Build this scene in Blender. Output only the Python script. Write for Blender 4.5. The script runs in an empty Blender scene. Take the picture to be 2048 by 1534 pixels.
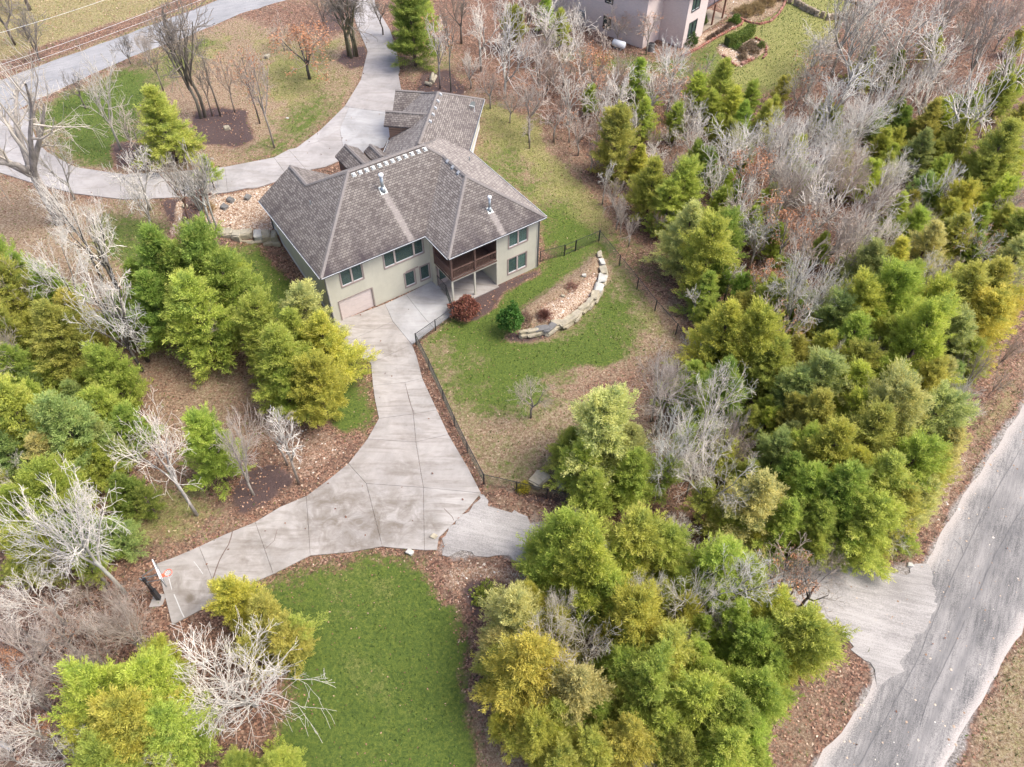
import bpy, bmesh, math, random
import numpy as np
from mathutils import Vector, Matrix

# ------------------------------------------------------------------ camera, sky, sun, exposure
scene = bpy.context.scene
COL = scene.collection
CAM_H = 46.0
PITCH = math.radians(49.3112)          # below the horizon
ROLL = math.radians(-0.7483)
FPX = 1518.87                          # focal length in pixels of a 2048 px wide picture
cam_d = bpy.data.cameras.new('camera')
cam = bpy.data.objects.new('camera', cam_d)
COL.objects.link(cam)
cam_d.sensor_width = 36.0
cam_d.lens = 36.0 * FPX / 2048.0
cam_d.clip_end = 2000
cam.matrix_world = (Matrix.Translation((0, 0, CAM_H)) @ Matrix.Rotation(math.pi / 2 - PITCH, 4, 'X')
                    @ Matrix.Rotation(-ROLL, 4, 'Z'))
scene.camera = cam

world = bpy.data.worlds.new('World')
scene.world = world
world.use_nodes = True
wn = world.node_tree
sky = wn.nodes.new('ShaderNodeTexSky')
sky.sky_type = 'NISHITA'
sky.sun_disc = False
SUN_EL, SUN_AZ = math.radians(58), math.radians(95)   # azimuth clockwise from +Y
sky.sun_elevation = SUN_EL
sky.sun_rotation = SUN_AZ
sky.air_density = 0.5
sky.dust_density = 3.0
sky.ozone_density = 0.0
bg = wn.nodes['Background']
bg.inputs['Strength'].default_value = 0.15
wn.links.new(sky.outputs[0], bg.inputs['Color'])

sd = bpy.data.lights.new('sun', 'SUN')
sd.energy = 1.0
sd.angle = math.radians(26)
sd.color = (0.98, 1.0, 0.92)
sun = bpy.data.objects.new('sun', sd)
COL.objects.link(sun)
sdir = Vector((math.sin(SUN_AZ) * math.cos(SUN_EL), math.cos(SUN_AZ) * math.cos(SUN_EL), math.sin(SUN_EL)))
sun.rotation_euler = sdir.to_track_quat('Z', 'Y').to_euler()

scene.view_settings.view_transform = 'Standard'
scene.view_settings.look = 'None'
scene.view_settings.gamma = 1.0
scene.view_settings.exposure = 1.6
scene.view_settings.use_curve_mapping = False

# ------------------------------------------------------------------ helpers: pixels of the photograph -> ground
_c, _s = math.cos(PITCH), math.sin(PITCH)
_cr, _sr = math.cos(ROLL), math.sin(ROLL)

def ray(px, py):
    X = (px - 1024) / FPX
    Y = (767 - py) / FPX
    a = X * _cr + Y * _sr
    b = -X * _sr + Y * _cr
    return (a, _c + b * _s, -_s + b * _c)

def un(px, py, z=0.0):
    r = ray(px, py)
    t = (z - CAM_H) / r[2]
    return (r[0] * t, r[1] * t)

def mpp(x, y, z=0.0):                  # metres per (2048) pixel at a place
    return (y * _c + (CAM_H - z) * _s) / FPX

def proj(x, y, z):
    z -= CAM_H
    d = y * _c - z * _s
    v = y * _s + z * _c
    a, b = FPX * x / d, FPX * v / d
    return (1024 + a * _cr - b * _sr, 767 - (a * _sr + b * _cr))

# house frame: a along the front facade, b towards the back
PHI = math.radians(35.3818)
OX, OY = -7.2959, 51.4614
UX, UY = math.cos(PHI), math.sin(PHI)

def loc2w(a, b):
    return (OX + a * UX - b * UY, OY + a * UY + b * UX)

def w2loc(x, y):
    x = x - OX; y = y - OY
    return (x * UX + y * UY, -x * UY + y * UX)

def vnoise(x, y, scale, seed=0):
    """smooth value noise, 0..1, works on arrays"""
    x = np.asarray(x, dtype=np.float64) / scale + seed * 17.37 + 1000
    y = np.asarray(y, dtype=np.float64) / scale + seed * 9.71 + 1000
    xi = np.floor(x).astype(np.int64); yi = np.floor(y).astype(np.int64)
    fx = x - xi; fy = y - yi
    fx = fx * fx * (3 - 2 * fx); fy = fy * fy * (3 - 2 * fy)
    def hsh(i, j):
        n = (i * 374761393 + j * 668265263 + seed * 974711) & 0x7fffffff
        n = ((n ^ (n >> 13)) * 1274126177) & 0x7fffffff
        return ((n ^ (n >> 16)) & 0xffff) / 65535.0
    a = hsh(xi, yi); b = hsh(xi + 1, yi); c = hsh(xi, yi + 1); d = hsh(xi + 1, yi + 1)
    return (a * (1 - fx) + b * fx) * (1 - fy) + (c * (1 - fx) + d * fx) * fy

def fbm(x, y, scale, seed=0):
    return (vnoise(x, y, scale, seed) * .5 + vnoise(x, y, scale * .47, seed + 1) * .27
            + vnoise(x, y, scale * .21, seed + 2) * .23)

def inside(poly, x, y):
    x = np.asarray(x); y = np.asarray(y)
    r = np.zeros(x.shape, dtype=bool)
    n = len(poly)
    j = n - 1
    for i in range(n):
        xi, yi = poly[i]; xj, yj = poly[j]
        if yi != yj:
            cond = ((yi > y) != (yj > y)) & (x < (xj - xi) * (y - yi) / (yj - yi) + xi)
            r ^= cond
        j = i
    return r

def sstep(t):
    t = np.clip(t, 0, 1)
    return t * t * (3 - 2 * t)

def seg_dist(x, y, ax, ay, bx, by):
    dx, dy = bx - ax, by - ay
    t = np.clip(((x - ax) * dx + (y - ay) * dy) / (dx * dx + dy * dy), 0, 1)
    return np.hypot(x - ax - t * dx, y - ay - t * dy)

def poly_dist(poly, x, y):
    d = np.full(np.shape(x), 1e9)
    for i in range(len(poly)):
        a = poly[i]; b = poly[(i + 1) % len(poly)]
        d = np.minimum(d, seg_dist(x, y, a[0], a[1], b[0], b[1]))
    return d

# ------------------------------------------------------------------ terrain height
BED = [un(px, py, 2.9) for px, py in [(322, 402), (440, 388), (545, 366), (560, 400), (556, 470), (520, 462), (470, 459),
                                    (430, 462), (395, 458), (368, 440), (340, 425)]]
YARDBED = [un(px, py, .6) for px, py in [(1040, 655), (1062, 660), (1095, 650), (1130, 636), (1160, 612), (1185, 582),
                                       (1203, 555), (1208, 525), (1205, 500), (1190, 495), (1150, 540), (1090, 575), (1040, 610)]]

def ground_h(x, y):
    x = np.asarray(x, dtype=np.float64); y = np.asarray(y, dtype=np.float64)
    a, b = w2loc(x, y)
    t = b / 13.2
    h = 2.75 * np.where(t < .12, sstep(np.clip(t + .12, 0, .24) / .24 * .5) * .24, np.where(t > .88, 1 - sstep(np.clip(1.12 - t, 0, .24) / .24 * .5) * .24, t))
    h = np.where(t <= -.12, 0, np.where(t >= 1.12, 2.75, h))
    und = (vnoise(x, y, 26, 5) - .5) * .5 + (vnoise(x, y, 9, 6) - .5) * .12
    calm = sstep((np.hypot(a - 2, b - 5) - 16) / 14)
    h = h + und * calm
    # slow rise to the back, gentle fall to the front right
    h = h + np.clip(b - 25, 0, 200) * .012
    d = poly_dist(BED, x, y)
    ins = inside(BED, x, y)
    wt = np.where(ins, 1.0, np.clip(1 - d / .25, 0, 1))
    h = np.where((b > 9) & (a < -9), h * (1 - wt) + 2.95 * wt, h)
    d = poly_dist(YARDBED, x, y)
    ins = inside(YARDBED, x, y)
    wy = np.where(ins, sstep(.25 + d / 1.3), np.clip(.25 - d * 1.2, 0, 1))
    h = h + .55 * wy
    return h

def gh(x, y):
    return float(ground_h(np.array([x]), np.array([y]))[0])

def G(px, py, dz=0.0):
    """ground point under a photo pixel (dz above the ground)"""
    z = 0.5
    for _ in range(7):
        x, y = un(px, py, z)
        z = gh(x, y) + dz
    return (x, y, z - dz)

# ------------------------------------------------------------------ object helpers
def tag(o, label=None, cat=None, group=None, kind=None):
    if label: o['label'] = label
    if cat: o['category'] = cat
    if group: o['group'] = group
    if kind: o['kind'] = kind
    return o

def empty(name, loc, rz=0.0, sc=None):
    o = bpy.data.objects.new(name, None)
    o.empty_display_size = .3
    COL.objects.link(o)
    o.location = loc
    o.rotation_euler = (0, 0, rz)
    if sc: o.scale = sc
    return o

def link(name, me, parent=None, loc=None):
    o = bpy.data.objects.new(name, me)
    COL.objects.link(o)
    if parent: o.parent = parent
    if loc: o.location = loc
    return o

def np_mesh(name, V, F, mat=None, smooth=False):
    """V (n,3) array, F (m,k) array with a fixed k"""
    V = np.asarray(V, dtype=np.float32); F = np.asarray(F, dtype=np.int32)
    k = F.shape[1]
    me = bpy.data.meshes.new(name)
    me.vertices.add(len(V)); me.vertices.foreach_set('co', V.ravel())
    me.loops.add(F.size); me.loops.foreach_set('vertex_index', F.ravel())
    me.polygons.add(len(F))
    me.polygons.foreach_set('loop_start', np.arange(0, F.size, k, dtype=np.int32))
    me.polygons.foreach_set('loop_total', np.full(len(F), k, dtype=np.int32))
    if smooth: me.polygons.foreach_set('use_smooth', np.ones(len(F), dtype=bool))
    me.update(calc_edges=True)
    if mat: me.materials.append(mat)
    return me

def point_attr(me, name, arr):
    at = me.attributes.new(name, 'FLOAT_COLOR', 'POINT')
    at.data.foreach_set('color', np.asarray(arr, dtype=np.float32).ravel())

def float_attr(me, name, arr):
    at = me.attributes.new(name, 'FLOAT', 'POINT')
    at.data.foreach_set('value', np.asarray(arr, dtype=np.float32).ravel())

class MB:
    def __init__(self):
        self.v = []; self.f = []; self.uv = None
    def quadbox(self, P):
        """eight corners: bottom 4 ccw, top 4 ccw"""
        n = len(self.v); self.v += [tuple(p) for p in P]
        for q in ((3, 2, 1, 0), (4, 5, 6, 7), (0, 1, 5, 4), (1, 2, 6, 5), (2, 3, 7, 6), (3, 0, 4, 7)):
            self.f.append(tuple(n + i for i in q))
        return self
    def box(self, x0, x1, y0, y1, z0, z1):
        return self.quadbox([(x0, y0, z0), (x1, y0, z0), (x1, y1, z0), (x0, y1, z0),
                             (x0, y0, z1), (x1, y0, z1), (x1, y1, z1), (x0, y1, z1)])
    def beam(self, p, q, w, h, up=(0, 0, 1)):
        p = Vector(p); q = Vector(q); d = (q - p).normalized(); u = Vector(up)
        s = d.cross(u)
        if s.length < 1e-4: s = d.cross(Vector((1, 0, 0)))
        s.normalize(); t = s.cross(d).normalized()
        s *= w / 2; t *= h / 2
        return self.quadbox([p - s - t, p + s - t, p + s + t, p - s + t, q - s - t, q + s - t, q + s + t, q - s + t])
    def tube(self, pts, rad, n=6, cap=True):
        pts = [Vector(p) for p in pts]
        base = len(self.v)
        for i, p in enumerate(pts):
            d = (pts[min(i + 1, len(pts) - 1)] - pts[max(i - 1, 0)])
            if d.length < 1e-7: d = Vector((0, 0, 1))
            d.normalize()
            s = d.cross(Vector((0.13, .21, 1)) if abs(d.z) < .9 else Vector((1, 0.2, 0))).normalized()
            t = d.cross(s)
            r = rad[i] if isinstance(rad, (list, tuple)) else rad
            for k in range(n):
                an = 2 * math.pi * k / n
                self.v.append(tuple(p + s * (math.cos(an) * r) + t * (math.sin(an) * r)))
        for i in range(len(pts) - 1):
            for k in range(n):
                a = base + i * n + k; b = base + i * n + (k + 1) % n
                self.f.append((a, b, b + n, a + n))
        if cap:
            self.f.append(tuple(base + k for k in reversed(range(n))))
            e = base + (len(pts) - 1) * n
            self.f.append(tuple(e + k for k in range(n)))
        return self
    def face(self, P):
        n = len(self.v); self.v += [tuple(p) for p in P]
        self.f.append(tuple(range(n, n + len(P)))); return self
    def slab(self, P, th, axis=(0, 0, -1)):
        """polygon with thickness"""
        n = len(self.v); k = len(P); A = Vector(axis) * th
        self.v += [tuple(p) for p in P] + [tuple(Vector(p) + A) for p in P]
        self.f.append(tuple(range(n, n + k)))
        self.f.append(tuple(reversed(range(n + k, n + 2 * k))))
        for i in range(k):
            j = (i + 1) % k
            self.f.append((n + i, n + k + i, n + k + j, n + j))
        return self
    def mesh(self, name, mat, smooth=False):
        me = bpy.data.meshes.new(name)
        me.from_pydata(self.v, [], self.f)
        if smooth:
            for p in me.polygons: p.use_smooth = True
        me.materials.append(mat); me.update()
        return me
    def build(self, name, mat, parent=None, smooth=False):
        return link(name, self.mesh(name, mat, smooth), parent)

# ------------------------------------------------------------------ materials
class NT:
    def __init__(self, name):
        self.m = bpy.data.materials.new(name); self.m.use_nodes = True
        self.t = self.m.node_tree; self.b = self.t.nodes['Principled BSDF']
        self.out = self.t.nodes['Material Output']
        self.b.inputs['Roughness'].default_value = .85
    def n(self, typ, **kw):
        nd = self.t.nodes.new(typ)
        for k, v in kw.items():
            if k.startswith('i_'): nd.inputs[k[2:].replace('_', ' ')].default_value = v
            else: setattr(nd, k, v)
        return nd
    def l(self, a, b): self.t.links.new(a, b); return self
    def coord(self, which='Object'):
        return self.n('ShaderNodeTexCoord').outputs[which]
    def noise(self, scale, detail=4, vec=None, rough=.6, dist=0):
        nd = self.n('ShaderNodeTexNoise')
        nd.inputs['Scale'].default_value = scale; nd.inputs['Detail'].default_value = detail
        nd.inputs['Roughness'].default_value = rough; nd.inputs['Distortion'].default_value = dist
        if vec: self.l(vec, nd.inputs['Vector'])
        return nd.outputs['Fac']
    def ramp(self, fac, stops):
        nd = self.n('ShaderNodeValToRGB')
        e = nd.color_ramp.elements
        while len(e) > 1: e.remove(e[0])
        e[0].position = stops[0][0]; e[0].color = (*stops[0][1], 1)
        for p, c in stops[1:]:
            x = e.new(p); x.color = (*c, 1)
        self.l(fac, nd.inputs['Fac']); return nd.outputs['Color']
    def val(self, x):
        nd = self.n('ShaderNodeValue'); nd.outputs[0].default_value = x; return nd.outputs[0]
    def math(self, op, a, b=None, clamp=False):
        nd = self.n('ShaderNodeMath', operation=op); nd.use_clamp = clamp
        for i, q in enumerate((a, b)):
            if q is None: continue
            if isinstance(q, (int, float)): nd.inputs[i].default_value = q
            else: self.l(q, nd.inputs[i])
        return nd.outputs[0]
    def mix(self, fac, a, b, mode='MIX'):
        nd = self.n('ShaderNodeMix', data_type='RGBA', blend_type=mode)
        for idx, q in ((0, fac), (6, a), (7, b)):
            if isinstance(q, (int, float)): nd.inputs[idx].default_value = q
            elif isinstance(q, tuple): nd.inputs[idx].default_value = (*q, 1)
            else: self.l(q, nd.inputs[idx])
        return nd.outputs[2]
    def mapr(self, v, a, b, c=0.0, d=1.0, smooth=False):
        nd = self.n('ShaderNodeMapRange')
        if smooth: nd.interpolation_type = 'SMOOTHSTEP'
        nd.inputs['From Min'].default_value = a; nd.inputs['From Max'].default_value = b
        nd.inputs['To Min'].default_value = c; nd.inputs['To Max'].default_value = d
        self.l(v, nd.inputs['Value']); return nd.outputs[0]
    def scale_vec(self, vec, s, rot=(0, 0, 0)):
        nd = self.n('ShaderNodeMapping'); nd.inputs['Scale'].default_value = s; nd.inputs['Rotation'].default_value = rot
        self.l(vec, nd.inputs['Vector']); return nd.outputs[0]
    def bump(self, h, strength=.5, dist=.05):
        nd = self.n('ShaderNodeBump'); nd.inputs['Strength'].default_value = strength; nd.inputs['Distance'].default_value = dist
        self.l(h, nd.inputs['Height']); self.l(nd.outputs[0], self.b.inputs['Normal']); return self
    def col(self, c):
        if isinstance(c, tuple): self.b.inputs['Base Color'].default_value = (*c, 1)
        else: self.l(c, self.b.inputs['Base Color'])
        return self
    def rough(self, r): self.b.inputs['Roughness'].default_value = r; return self

def simple(name, c, rough=.8, var=.15, scale=3.0, bump=0.0, metal=0.0, coord='Object'):
    m = NT(name); v = m.coord(coord)
    f = m.noise(scale, 5, v)
    lo = tuple(x * (1 - var) for x in c); hi = tuple(min(1, x * (1 + var)) for x in c)
    m.col(m.ramp(f, [(.3, lo), (.7, hi)])).rough(rough)
    m.b.inputs['Metallic'].default_value = metal
    if bump: m.bump(m.noise(scale * 6, 4, v), bump, .03)
    return m.m

def geo_pos(m):
    return m.n('ShaderNodeNewGeometry').outputs['Position']

# ground: weights are painted per vertex (r green lawn, g dry tan grass, b mulch, a gravel), bare = leaf litter
def ground_material():
    m = NT('ground_soil_and_grass')
    P = geo_pos(m)
    at = m.n('ShaderNodeAttribute', attribute_name='zone')
    sep = m.n('ShaderNodeSeparateColor'); m.l(at.outputs['Color'], sep.inputs[0])
    g, t, mu = sep.outputs[0], sep.outputs[1], sep.outputs[2]
    gr = at.outputs['Alpha']
    at2 = m.n('ShaderNodeAttribute', attribute_name='zone2')
    sep2 = m.n('ShaderNodeSeparateColor'); m.l(at2.outputs['Color'], sep2.inputs[0])
    rk, gold, grit = sep2.outputs[0], sep2.outputs[1], sep2.outputs[2]
    n1 = m.noise(2.2, 6, P, .75)        # patch breakup
    n0 = m.noise(.55, 4, P, .7)
    n2 = m.noise(6.0, 6, P, .85)         # grain ~10 cm
    n3 = m.noise(26.0, 3, P, .8)
    vor = m.n('ShaderNodeTexVoronoi'); vor.inputs['Scale'].default_value = 9.5; m.l(P, vor.inputs['Vector'])
    vc = m.n('ShaderNodeSeparateColor'); m.l(vor.outputs['Color'], vc.inputs[0])
    vor2 = m.n('ShaderNodeTexVoronoi'); vor2.inputs['Scale'].default_value = 13.0; m.l(P, vor2.inputs['Vector'])
    vc2 = m.n('ShaderNodeSeparateColor'); m.l(vor2.outputs['Color'], vc2.inputs[0])
    def sharp(w, k=.55):
        z = m.math('ADD', w, m.math('MULTIPLY', m.math('SUBTRACT', m.math('ADD', m.math('ADD', m.math('MULTIPLY', n1, .45), m.math('MULTIPLY', n2, .3)), m.math('MULTIPLY', n0, .25)), .5), 1.9 * k))
        return m.mapr(z, .27, .73, 0, 1, True)
    litter = m.ramp(vc.outputs[0], [(0, (.035, .018, .013)), (.35, (.10, .046, .030)), (.6, (.25, .118, .072)), (.85, (.38, .20, .13)), (1, (.56, .38, .27))])
    litter = m.mix(m.mapr(n1, .35, .7), litter, m.ramp(vc2.outputs[1], [(0, (.07, .045, .03)), (.5, (.20, .12, .08)), (1, (.38, .24, .17))]))
    green = m.ramp(n2, [(.34, (.020, .045, .006)), (.48, (.078, .125, .012)), (.58, (.15, .19, .022)), (.70, (.27, .27, .05))])
    green = m.mix(m.mapr(n3, .3, .7, 0, .5), green, (.085, .125, .018))
    tan = m.ramp(n2, [(.34, (.09, .048, .028)), (.44, (.22, .135, .08)), (.53, (.34, .245, .155)), (.66, (.52, .42, .31))])
    mulch = m.ramp(n3, [(.25, (.035, .022, .02)), (.6, (.12, .075, .068)), (.9, (.25, .17, .15))])
    gravel = m.ramp(vc2.outputs[0], [(0, (.17, .145, .125)), (.5, (.31, .275, .245)), (1, (.47, .43, .40))])
    rock = m.ramp(vc2.outputs[1], [(0, (.22, .12, .065)), (.35, (.38, .25, .16)), (.75, (.54, .41, .30)), (1, (.68, .59, .49))])
    goldc = m.ramp(n2, [(.34, (.09, .10, .02)), (.48, (.24, .23, .06)), (.64, (.42, .37, .16))])
    litter = m.mix(m.mapr(n0, .5, .68, 0, .55), litter, (.075, .045, .032))
    litter = m.mix(m.mapr(m.noise(1.1, 5, P, .7), .56, .7, 0, .6), litter, (.36, .24, .165))
    c = litter
    c = m.mix(sharp(t, .8), c, tan)
    c = m.mix(sharp(g, 1.0), c, green)
    c = m.mix(m.math('MULTIPLY', sharp(gold), .8), c, goldc)
    c = m.mix(sharp(mu, .3), c, mulch)
    c = m.mix(sharp(gr, .45), c, gravel)
    c = m.mix(sharp(rk, .3), c, rock)
    m.col(c).rough(.95)
    hh = m.math('ADD', n2, m.math('MULTIPLY', n3, .6))
    m.bump(hh, 1.0, .12)
    return m.m

def concrete(name, base, stain=.5, spots=()):
    m = NT(name); P = geo_pos(m)
    oi = m.n('ShaderNodeObjectInfo').outputs['Random']
    n1 = m.noise(.35, 6, P, .65, .6); n2 = m.noise(3.0, 6, P, .7); n3 = m.noise(30, 3, P)
    st = m.noise(1.0, 5, m.scale_vec(P, (.25, 1.4, 1), (0, 0, .5)), .65, 1.2)
    c = m.mix(m.mapr(n1, .38, .62), tuple(x * .76 for x in base), tuple(min(1, x * 1.16) for x in base))
    c = m.mix(m.mapr(st, .47, .66, 0, stain), c, (.15, .122, .098))
    c = m.mix(m.mapr(n2, .3, .75, 0, .35), c, (.45, .425, .40))
    c = m.mix(m.mapr(oi, 0, 1, 0, .22), c, (.25, .215, .195))
    c = m.mix(m.mapr(n3, .3, .7, 0, .12), c, (.18, .16, .15))
    sp = m.noise(.9, 6, P, .7, .8)
    for (sx_, sy_, sr_, k_) in spots:
        vd = m.n('ShaderNodeVectorMath', operation='DISTANCE'); m.l(P, vd.inputs[0]); vd.inputs[1].default_value = (sx_, sy_, 0)
        f_ = m.math('MULTIPLY', m.mapr(vd.outputs['Value'], sr_ * .2, sr_, 1, 0, True), m.mapr(sp, .38, .62))
        c = m.mix(m.math('MULTIPLY', f_, k_), c, (.13, .105, .08))
    m.col(c).rough(.9); m.bump(n3, .25, .01)
    return m.m

def road_mat(name, dark, light, ang, tracks):
    m = NT(name); P = geo_pos(m)
    V = m.scale_vec(P, (1, 1, 1), (0, 0, ang))
    sx = m.n('ShaderNodeSeparateXYZ'); m.l(V, sx.inputs[0])
    streak = m.noise(1.0, 5, m.scale_vec(V, (.05, .85, 1)), .62)
    streak2 = m.noise(1.0, 5, m.scale_vec(V, (.35, 3.4, 1)), .7)
    n2 = m.noise(14, 4, P, .8); n1 = m.noise(.25, 4, P)
    f = m.math('ADD', m.math('MULTIPLY', streak, .5), m.math('MULTIPLY', streak2, .5))
    f = m.math('ADD', f, m.math('MULTIPLY', m.math('SUBTRACT', n2, .5), 1.1))
    f = m.math('ADD', f, m.math('MULTIPLY', m.math('SUBTRACT', n1, .5), .6))
    streak3 = m.noise(1.0, 4, m.scale_vec(V, (.9, 9, 1)), .7)
    f = m.math('ADD', f, m.math('MULTIPLY', m.math('SUBTRACT', streak3, .5), .5))
    c = m.ramp(f, [(.26, dark), (.47, tuple((a + b) / 2 for a, b in zip(dark, light))), (.64, light), (.85, tuple(min(1, x * 1.12) for x in light))])
    if tracks:
        at = m.n('ShaderNodeAttribute', attribute_name='lane').outputs['Fac']
        w = m.math('MULTIPLY', m.mapr(at, .2, .95, 0, 1), m.mapr(m.math('ADD', m.math('MULTIPLY', streak2, .5), m.math('MULTIPLY', n2, .5)), .42, .60, 0, 1))
        w = m.math('MULTIPLY', w, m.mapr(streak, .38, .56, .15, 1))
        c = m.mix(m.math('MULTIPLY', w, .9), c, tracks)
        ed = m.n('ShaderNodeAttribute', attribute_name='edge').outputs['Fac']
        c = m.mix(m.math('MULTIPLY', m.mapr(m.math('ADD', ed, m.math('MULTIPLY', m.math('SUBTRACT', n2, .5), 1.2)), .3, .8, 0, 1), .85), c, m.mix(n2, (.30, .26, .235), (.52, .47, .43)))
    m.col(c).rough(.92); m.bump(n2, .4, .02)
    return m.m

def shingle_mat(name, streaks=(), algae=1.0, gain=.9):  # gain paints each slope's share of light into the shingle colour
    m = NT(name); uv = m.n('ShaderNodeUVMap', uv_map='UV').outputs[0]
    br = m.n('ShaderNodeTexBrick')
    br.offset = .5; br.squash = 1
    br.inputs['Scale'].default_value = 1.0
    br.inputs['Mortar Size'].default_value = .022; br.inputs['Mortar Smooth'].default_value = .3
    br.inputs['Brick Width'].default_value = .33; br.inputs['Row Height'].default_value = .20
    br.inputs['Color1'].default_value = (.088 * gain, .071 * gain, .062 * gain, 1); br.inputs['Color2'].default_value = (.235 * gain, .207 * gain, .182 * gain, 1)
    br.inputs['Mortar'].default_value = (.03, .022, .022, 1); br.inputs['Bias'].default_value = .15
    m.l(uv, br.inputs['Vector'])
    P = uv
    n1 = m.noise(.45, 5, P, .6, .5); n2 = m.noise(6, 4, P)
    sep = m.n('ShaderNodeSeparateXYZ'); m.l(uv, sep.inputs[0])
    c = br.outputs['Color']
    c = m.mix(m.mapr(n2, .3, .7, 0, .3), c, (.17 * gain, .145 * gain, .132 * gain))
    # algae: grows as streaks running down from about mid slope
    al = m.noise(1.0, 4, m.scale_vec(uv, (.9, .22, 1)), .6, .3)
    low = m.mapr(sep.outputs[1], 0.0, 5.5, 1, 0)
    a = m.math('MULTIPLY', m.mapr(al, .36, .66), m.math('ADD', m.math('MULTIPLY', low, .75), .1), True)
    a = m.math('ADD', a, m.mapr(sep.outputs[1], 0, 1.0, .32, 0), True)
    if streaks:
        for (u0, v0, sk) in streaks:
            du = m.math('ABSOLUTE', m.math('SUBTRACT', m.math('SUBTRACT', sep.outputs[0], u0),
                                           m.math('MULTIPLY', m.math('SUBTRACT', v0, sep.outputs[1]), sk)))
            wob = m.math('MULTIPLY', m.math('SUBTRACT', m.noise(1.5, 3, uv), .5), .25)
            k = m.math('MULTIPLY', m.mapr(m.math('ADD', du, wob), .12, .42, 1, 0, True), m.mapr(sep.outputs[1], v0 - .1, v0, 1, 0))
            a = m.math('SUBTRACT', a, m.math('MULTIPLY', k, .9), True)
            c = m.mix(m.math('MULTIPLY', k, .45), c, (.34, .30, .275))
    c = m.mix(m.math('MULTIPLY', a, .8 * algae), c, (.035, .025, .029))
    m.col(c).rough(.95)
    m.bump(m.math('ADD', br.outputs['Fac'], m.math('MULTIPLY', n2, -.5)), -.6, .02)
    return m.m

def siding_mat(name, c, pitch=.125):
    m = NT(name); P = geo_pos(m)
    sx = m.n('ShaderNodeSeparateXYZ'); m.l(P, sx.inputs[0])
    fr = m.math('FRACT', m.math('DIVIDE', sx.outputs[2], pitch))
    n1 = m.noise(.6, 4, P); n2 = m.noise(1.0, 3, m.scale_vec(P, (6, 6, .6)))
    cc = m.mix(m.mapr(n1, .3, .7), tuple(x * .9 for x in c), tuple(min(1, x * 1.06) for x in c))
    cc = m.mix(m.mapr(n2, .5, .8, 0, .18), cc, tuple(x * .65 for x in c))
    cc = m.mix(m.mapr(fr, .0, .14, .42, 0), cc, tuple(x * .45 for x in c))
    m.col(cc).rough(.75); m.bump(fr, -.5, .02)
    return m.m

def brick_mat(name, c1, c2, mortar, wall=True):
    m = NT(name); P = m.coord('Object')
    sx = m.n('ShaderNodeSeparateXYZ'); m.l(P, sx.inputs[0])
    cb = m.n('ShaderNodeCombineXYZ'); m.l(m.math('ADD', sx.outputs[0], sx.outputs[1]), cb.inputs[0]); m.l(sx.outputs[2], cb.inputs[1])
    br = m.n('ShaderNodeTexBrick'); br.inputs['Scale'].default_value = 1
    br.inputs['Brick Width'].default_value = .24; br.inputs['Row Height'].default_value = .085; br.inputs['Mortar Size'].default_value = .008
    br.inputs['Color1'].default_value = (*c1, 1); br.inputs['Color2'].default_value = (*c2, 1); br.inputs['Mortar'].default_value = (*mortar, 1)
    m.l(cb.outputs[0], br.inputs['Vector'])
    n1 = m.noise(.8, 4, P)
    m.col(m.mix(m.mapr(n1, .3, .7, 0, .25), br.outputs['Color'], c2)).rough(.85)
    m.bump(br.outputs['Fac'], -.4, .01)
    return m.m

def foliage_mat(name, transl=.25, tonecol=None):
    """colour comes from the object's own tint, with random light tips"""
    m = NT(name)
    oi = m.n('ShaderNodeObjectInfo')
    at = m.n('ShaderNodeAttribute', attribute_name='tone').outputs['Fac']
    base = oi.outputs['Color']
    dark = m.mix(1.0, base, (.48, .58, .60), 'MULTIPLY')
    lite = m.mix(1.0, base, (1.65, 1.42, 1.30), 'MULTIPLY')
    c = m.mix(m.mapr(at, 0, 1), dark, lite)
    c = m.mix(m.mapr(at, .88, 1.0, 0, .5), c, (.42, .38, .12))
    m.col(c).rough(.75)
    tr = m.n('ShaderNodeBsdfTranslucent'); m.l(c, tr.inputs['Color'])
    mx = m.n('ShaderNodeMixShader'); mx.inputs[0].default_value = transl
    m.l(m.b.outputs[0], mx.inputs[1]); m.l(tr.outputs[0], mx.inputs[2]); m.l(mx.outputs[0], m.out.inputs['Surface'])
    return m.m

def tint_mat(name, var=.35, scale=2.0, rough=.9, zscale=.3):
    m = NT(name); oi = m.n('ShaderNodeObjectInfo'); P = m.coord('Object')
    f = m.noise(scale, 5, m.scale_vec(P, (1, 1, zscale)), .7)
    base = oi.outputs['Color']
    c = m.mix(m.mapr(f, .35, .7), m.mix(1.0, base, (1 - var,) * 3, 'MULTIPLY'), m.mix(1.0, base, (1 + var,) * 3, 'MULTIPLY'))
    m.col(c).rough(rough); m.bump(f, .5, .04)
    return m.m

def leaf_mat():
    m = NT('fallen_leaf'); at = m.n('ShaderNodeAttribute', attribute_name='tone').outputs['Fac']
    c = m.ramp(at, [(0, (.06, .03, .02)), (.25, (.16, .07, .042)), (.5, (.27, .135, .08)), (.75, (.39, .235, .15)), (1, (.54, .41, .30))])
    m.col(c).rough(.8); return m.m

def oakleaf_mat():
    m = NT('hanging_oak_leaf'); at = m.n('ShaderNodeAttribute', attribute_name='tone').outputs['Fac']
    m.col(m.ramp(at, [(0, (.22, .08, .04)), (.5, (.46, .21, .10)), (1, (.58, .34, .20))])).rough(.8); return m.m

def blade_mat():
    m = NT('grass_blade'); at = m.n('ShaderNodeAttribute', attribute_name='tone').outputs['Fac']
    c = m.ramp(at, [(0, (.028, .058, .007)), (.4, (.075, .125, .014)), (.7, (.17, .20, .04)), (1, (.42, .33, .18))])
    m.col(c).rough(.8); return m.m

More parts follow.
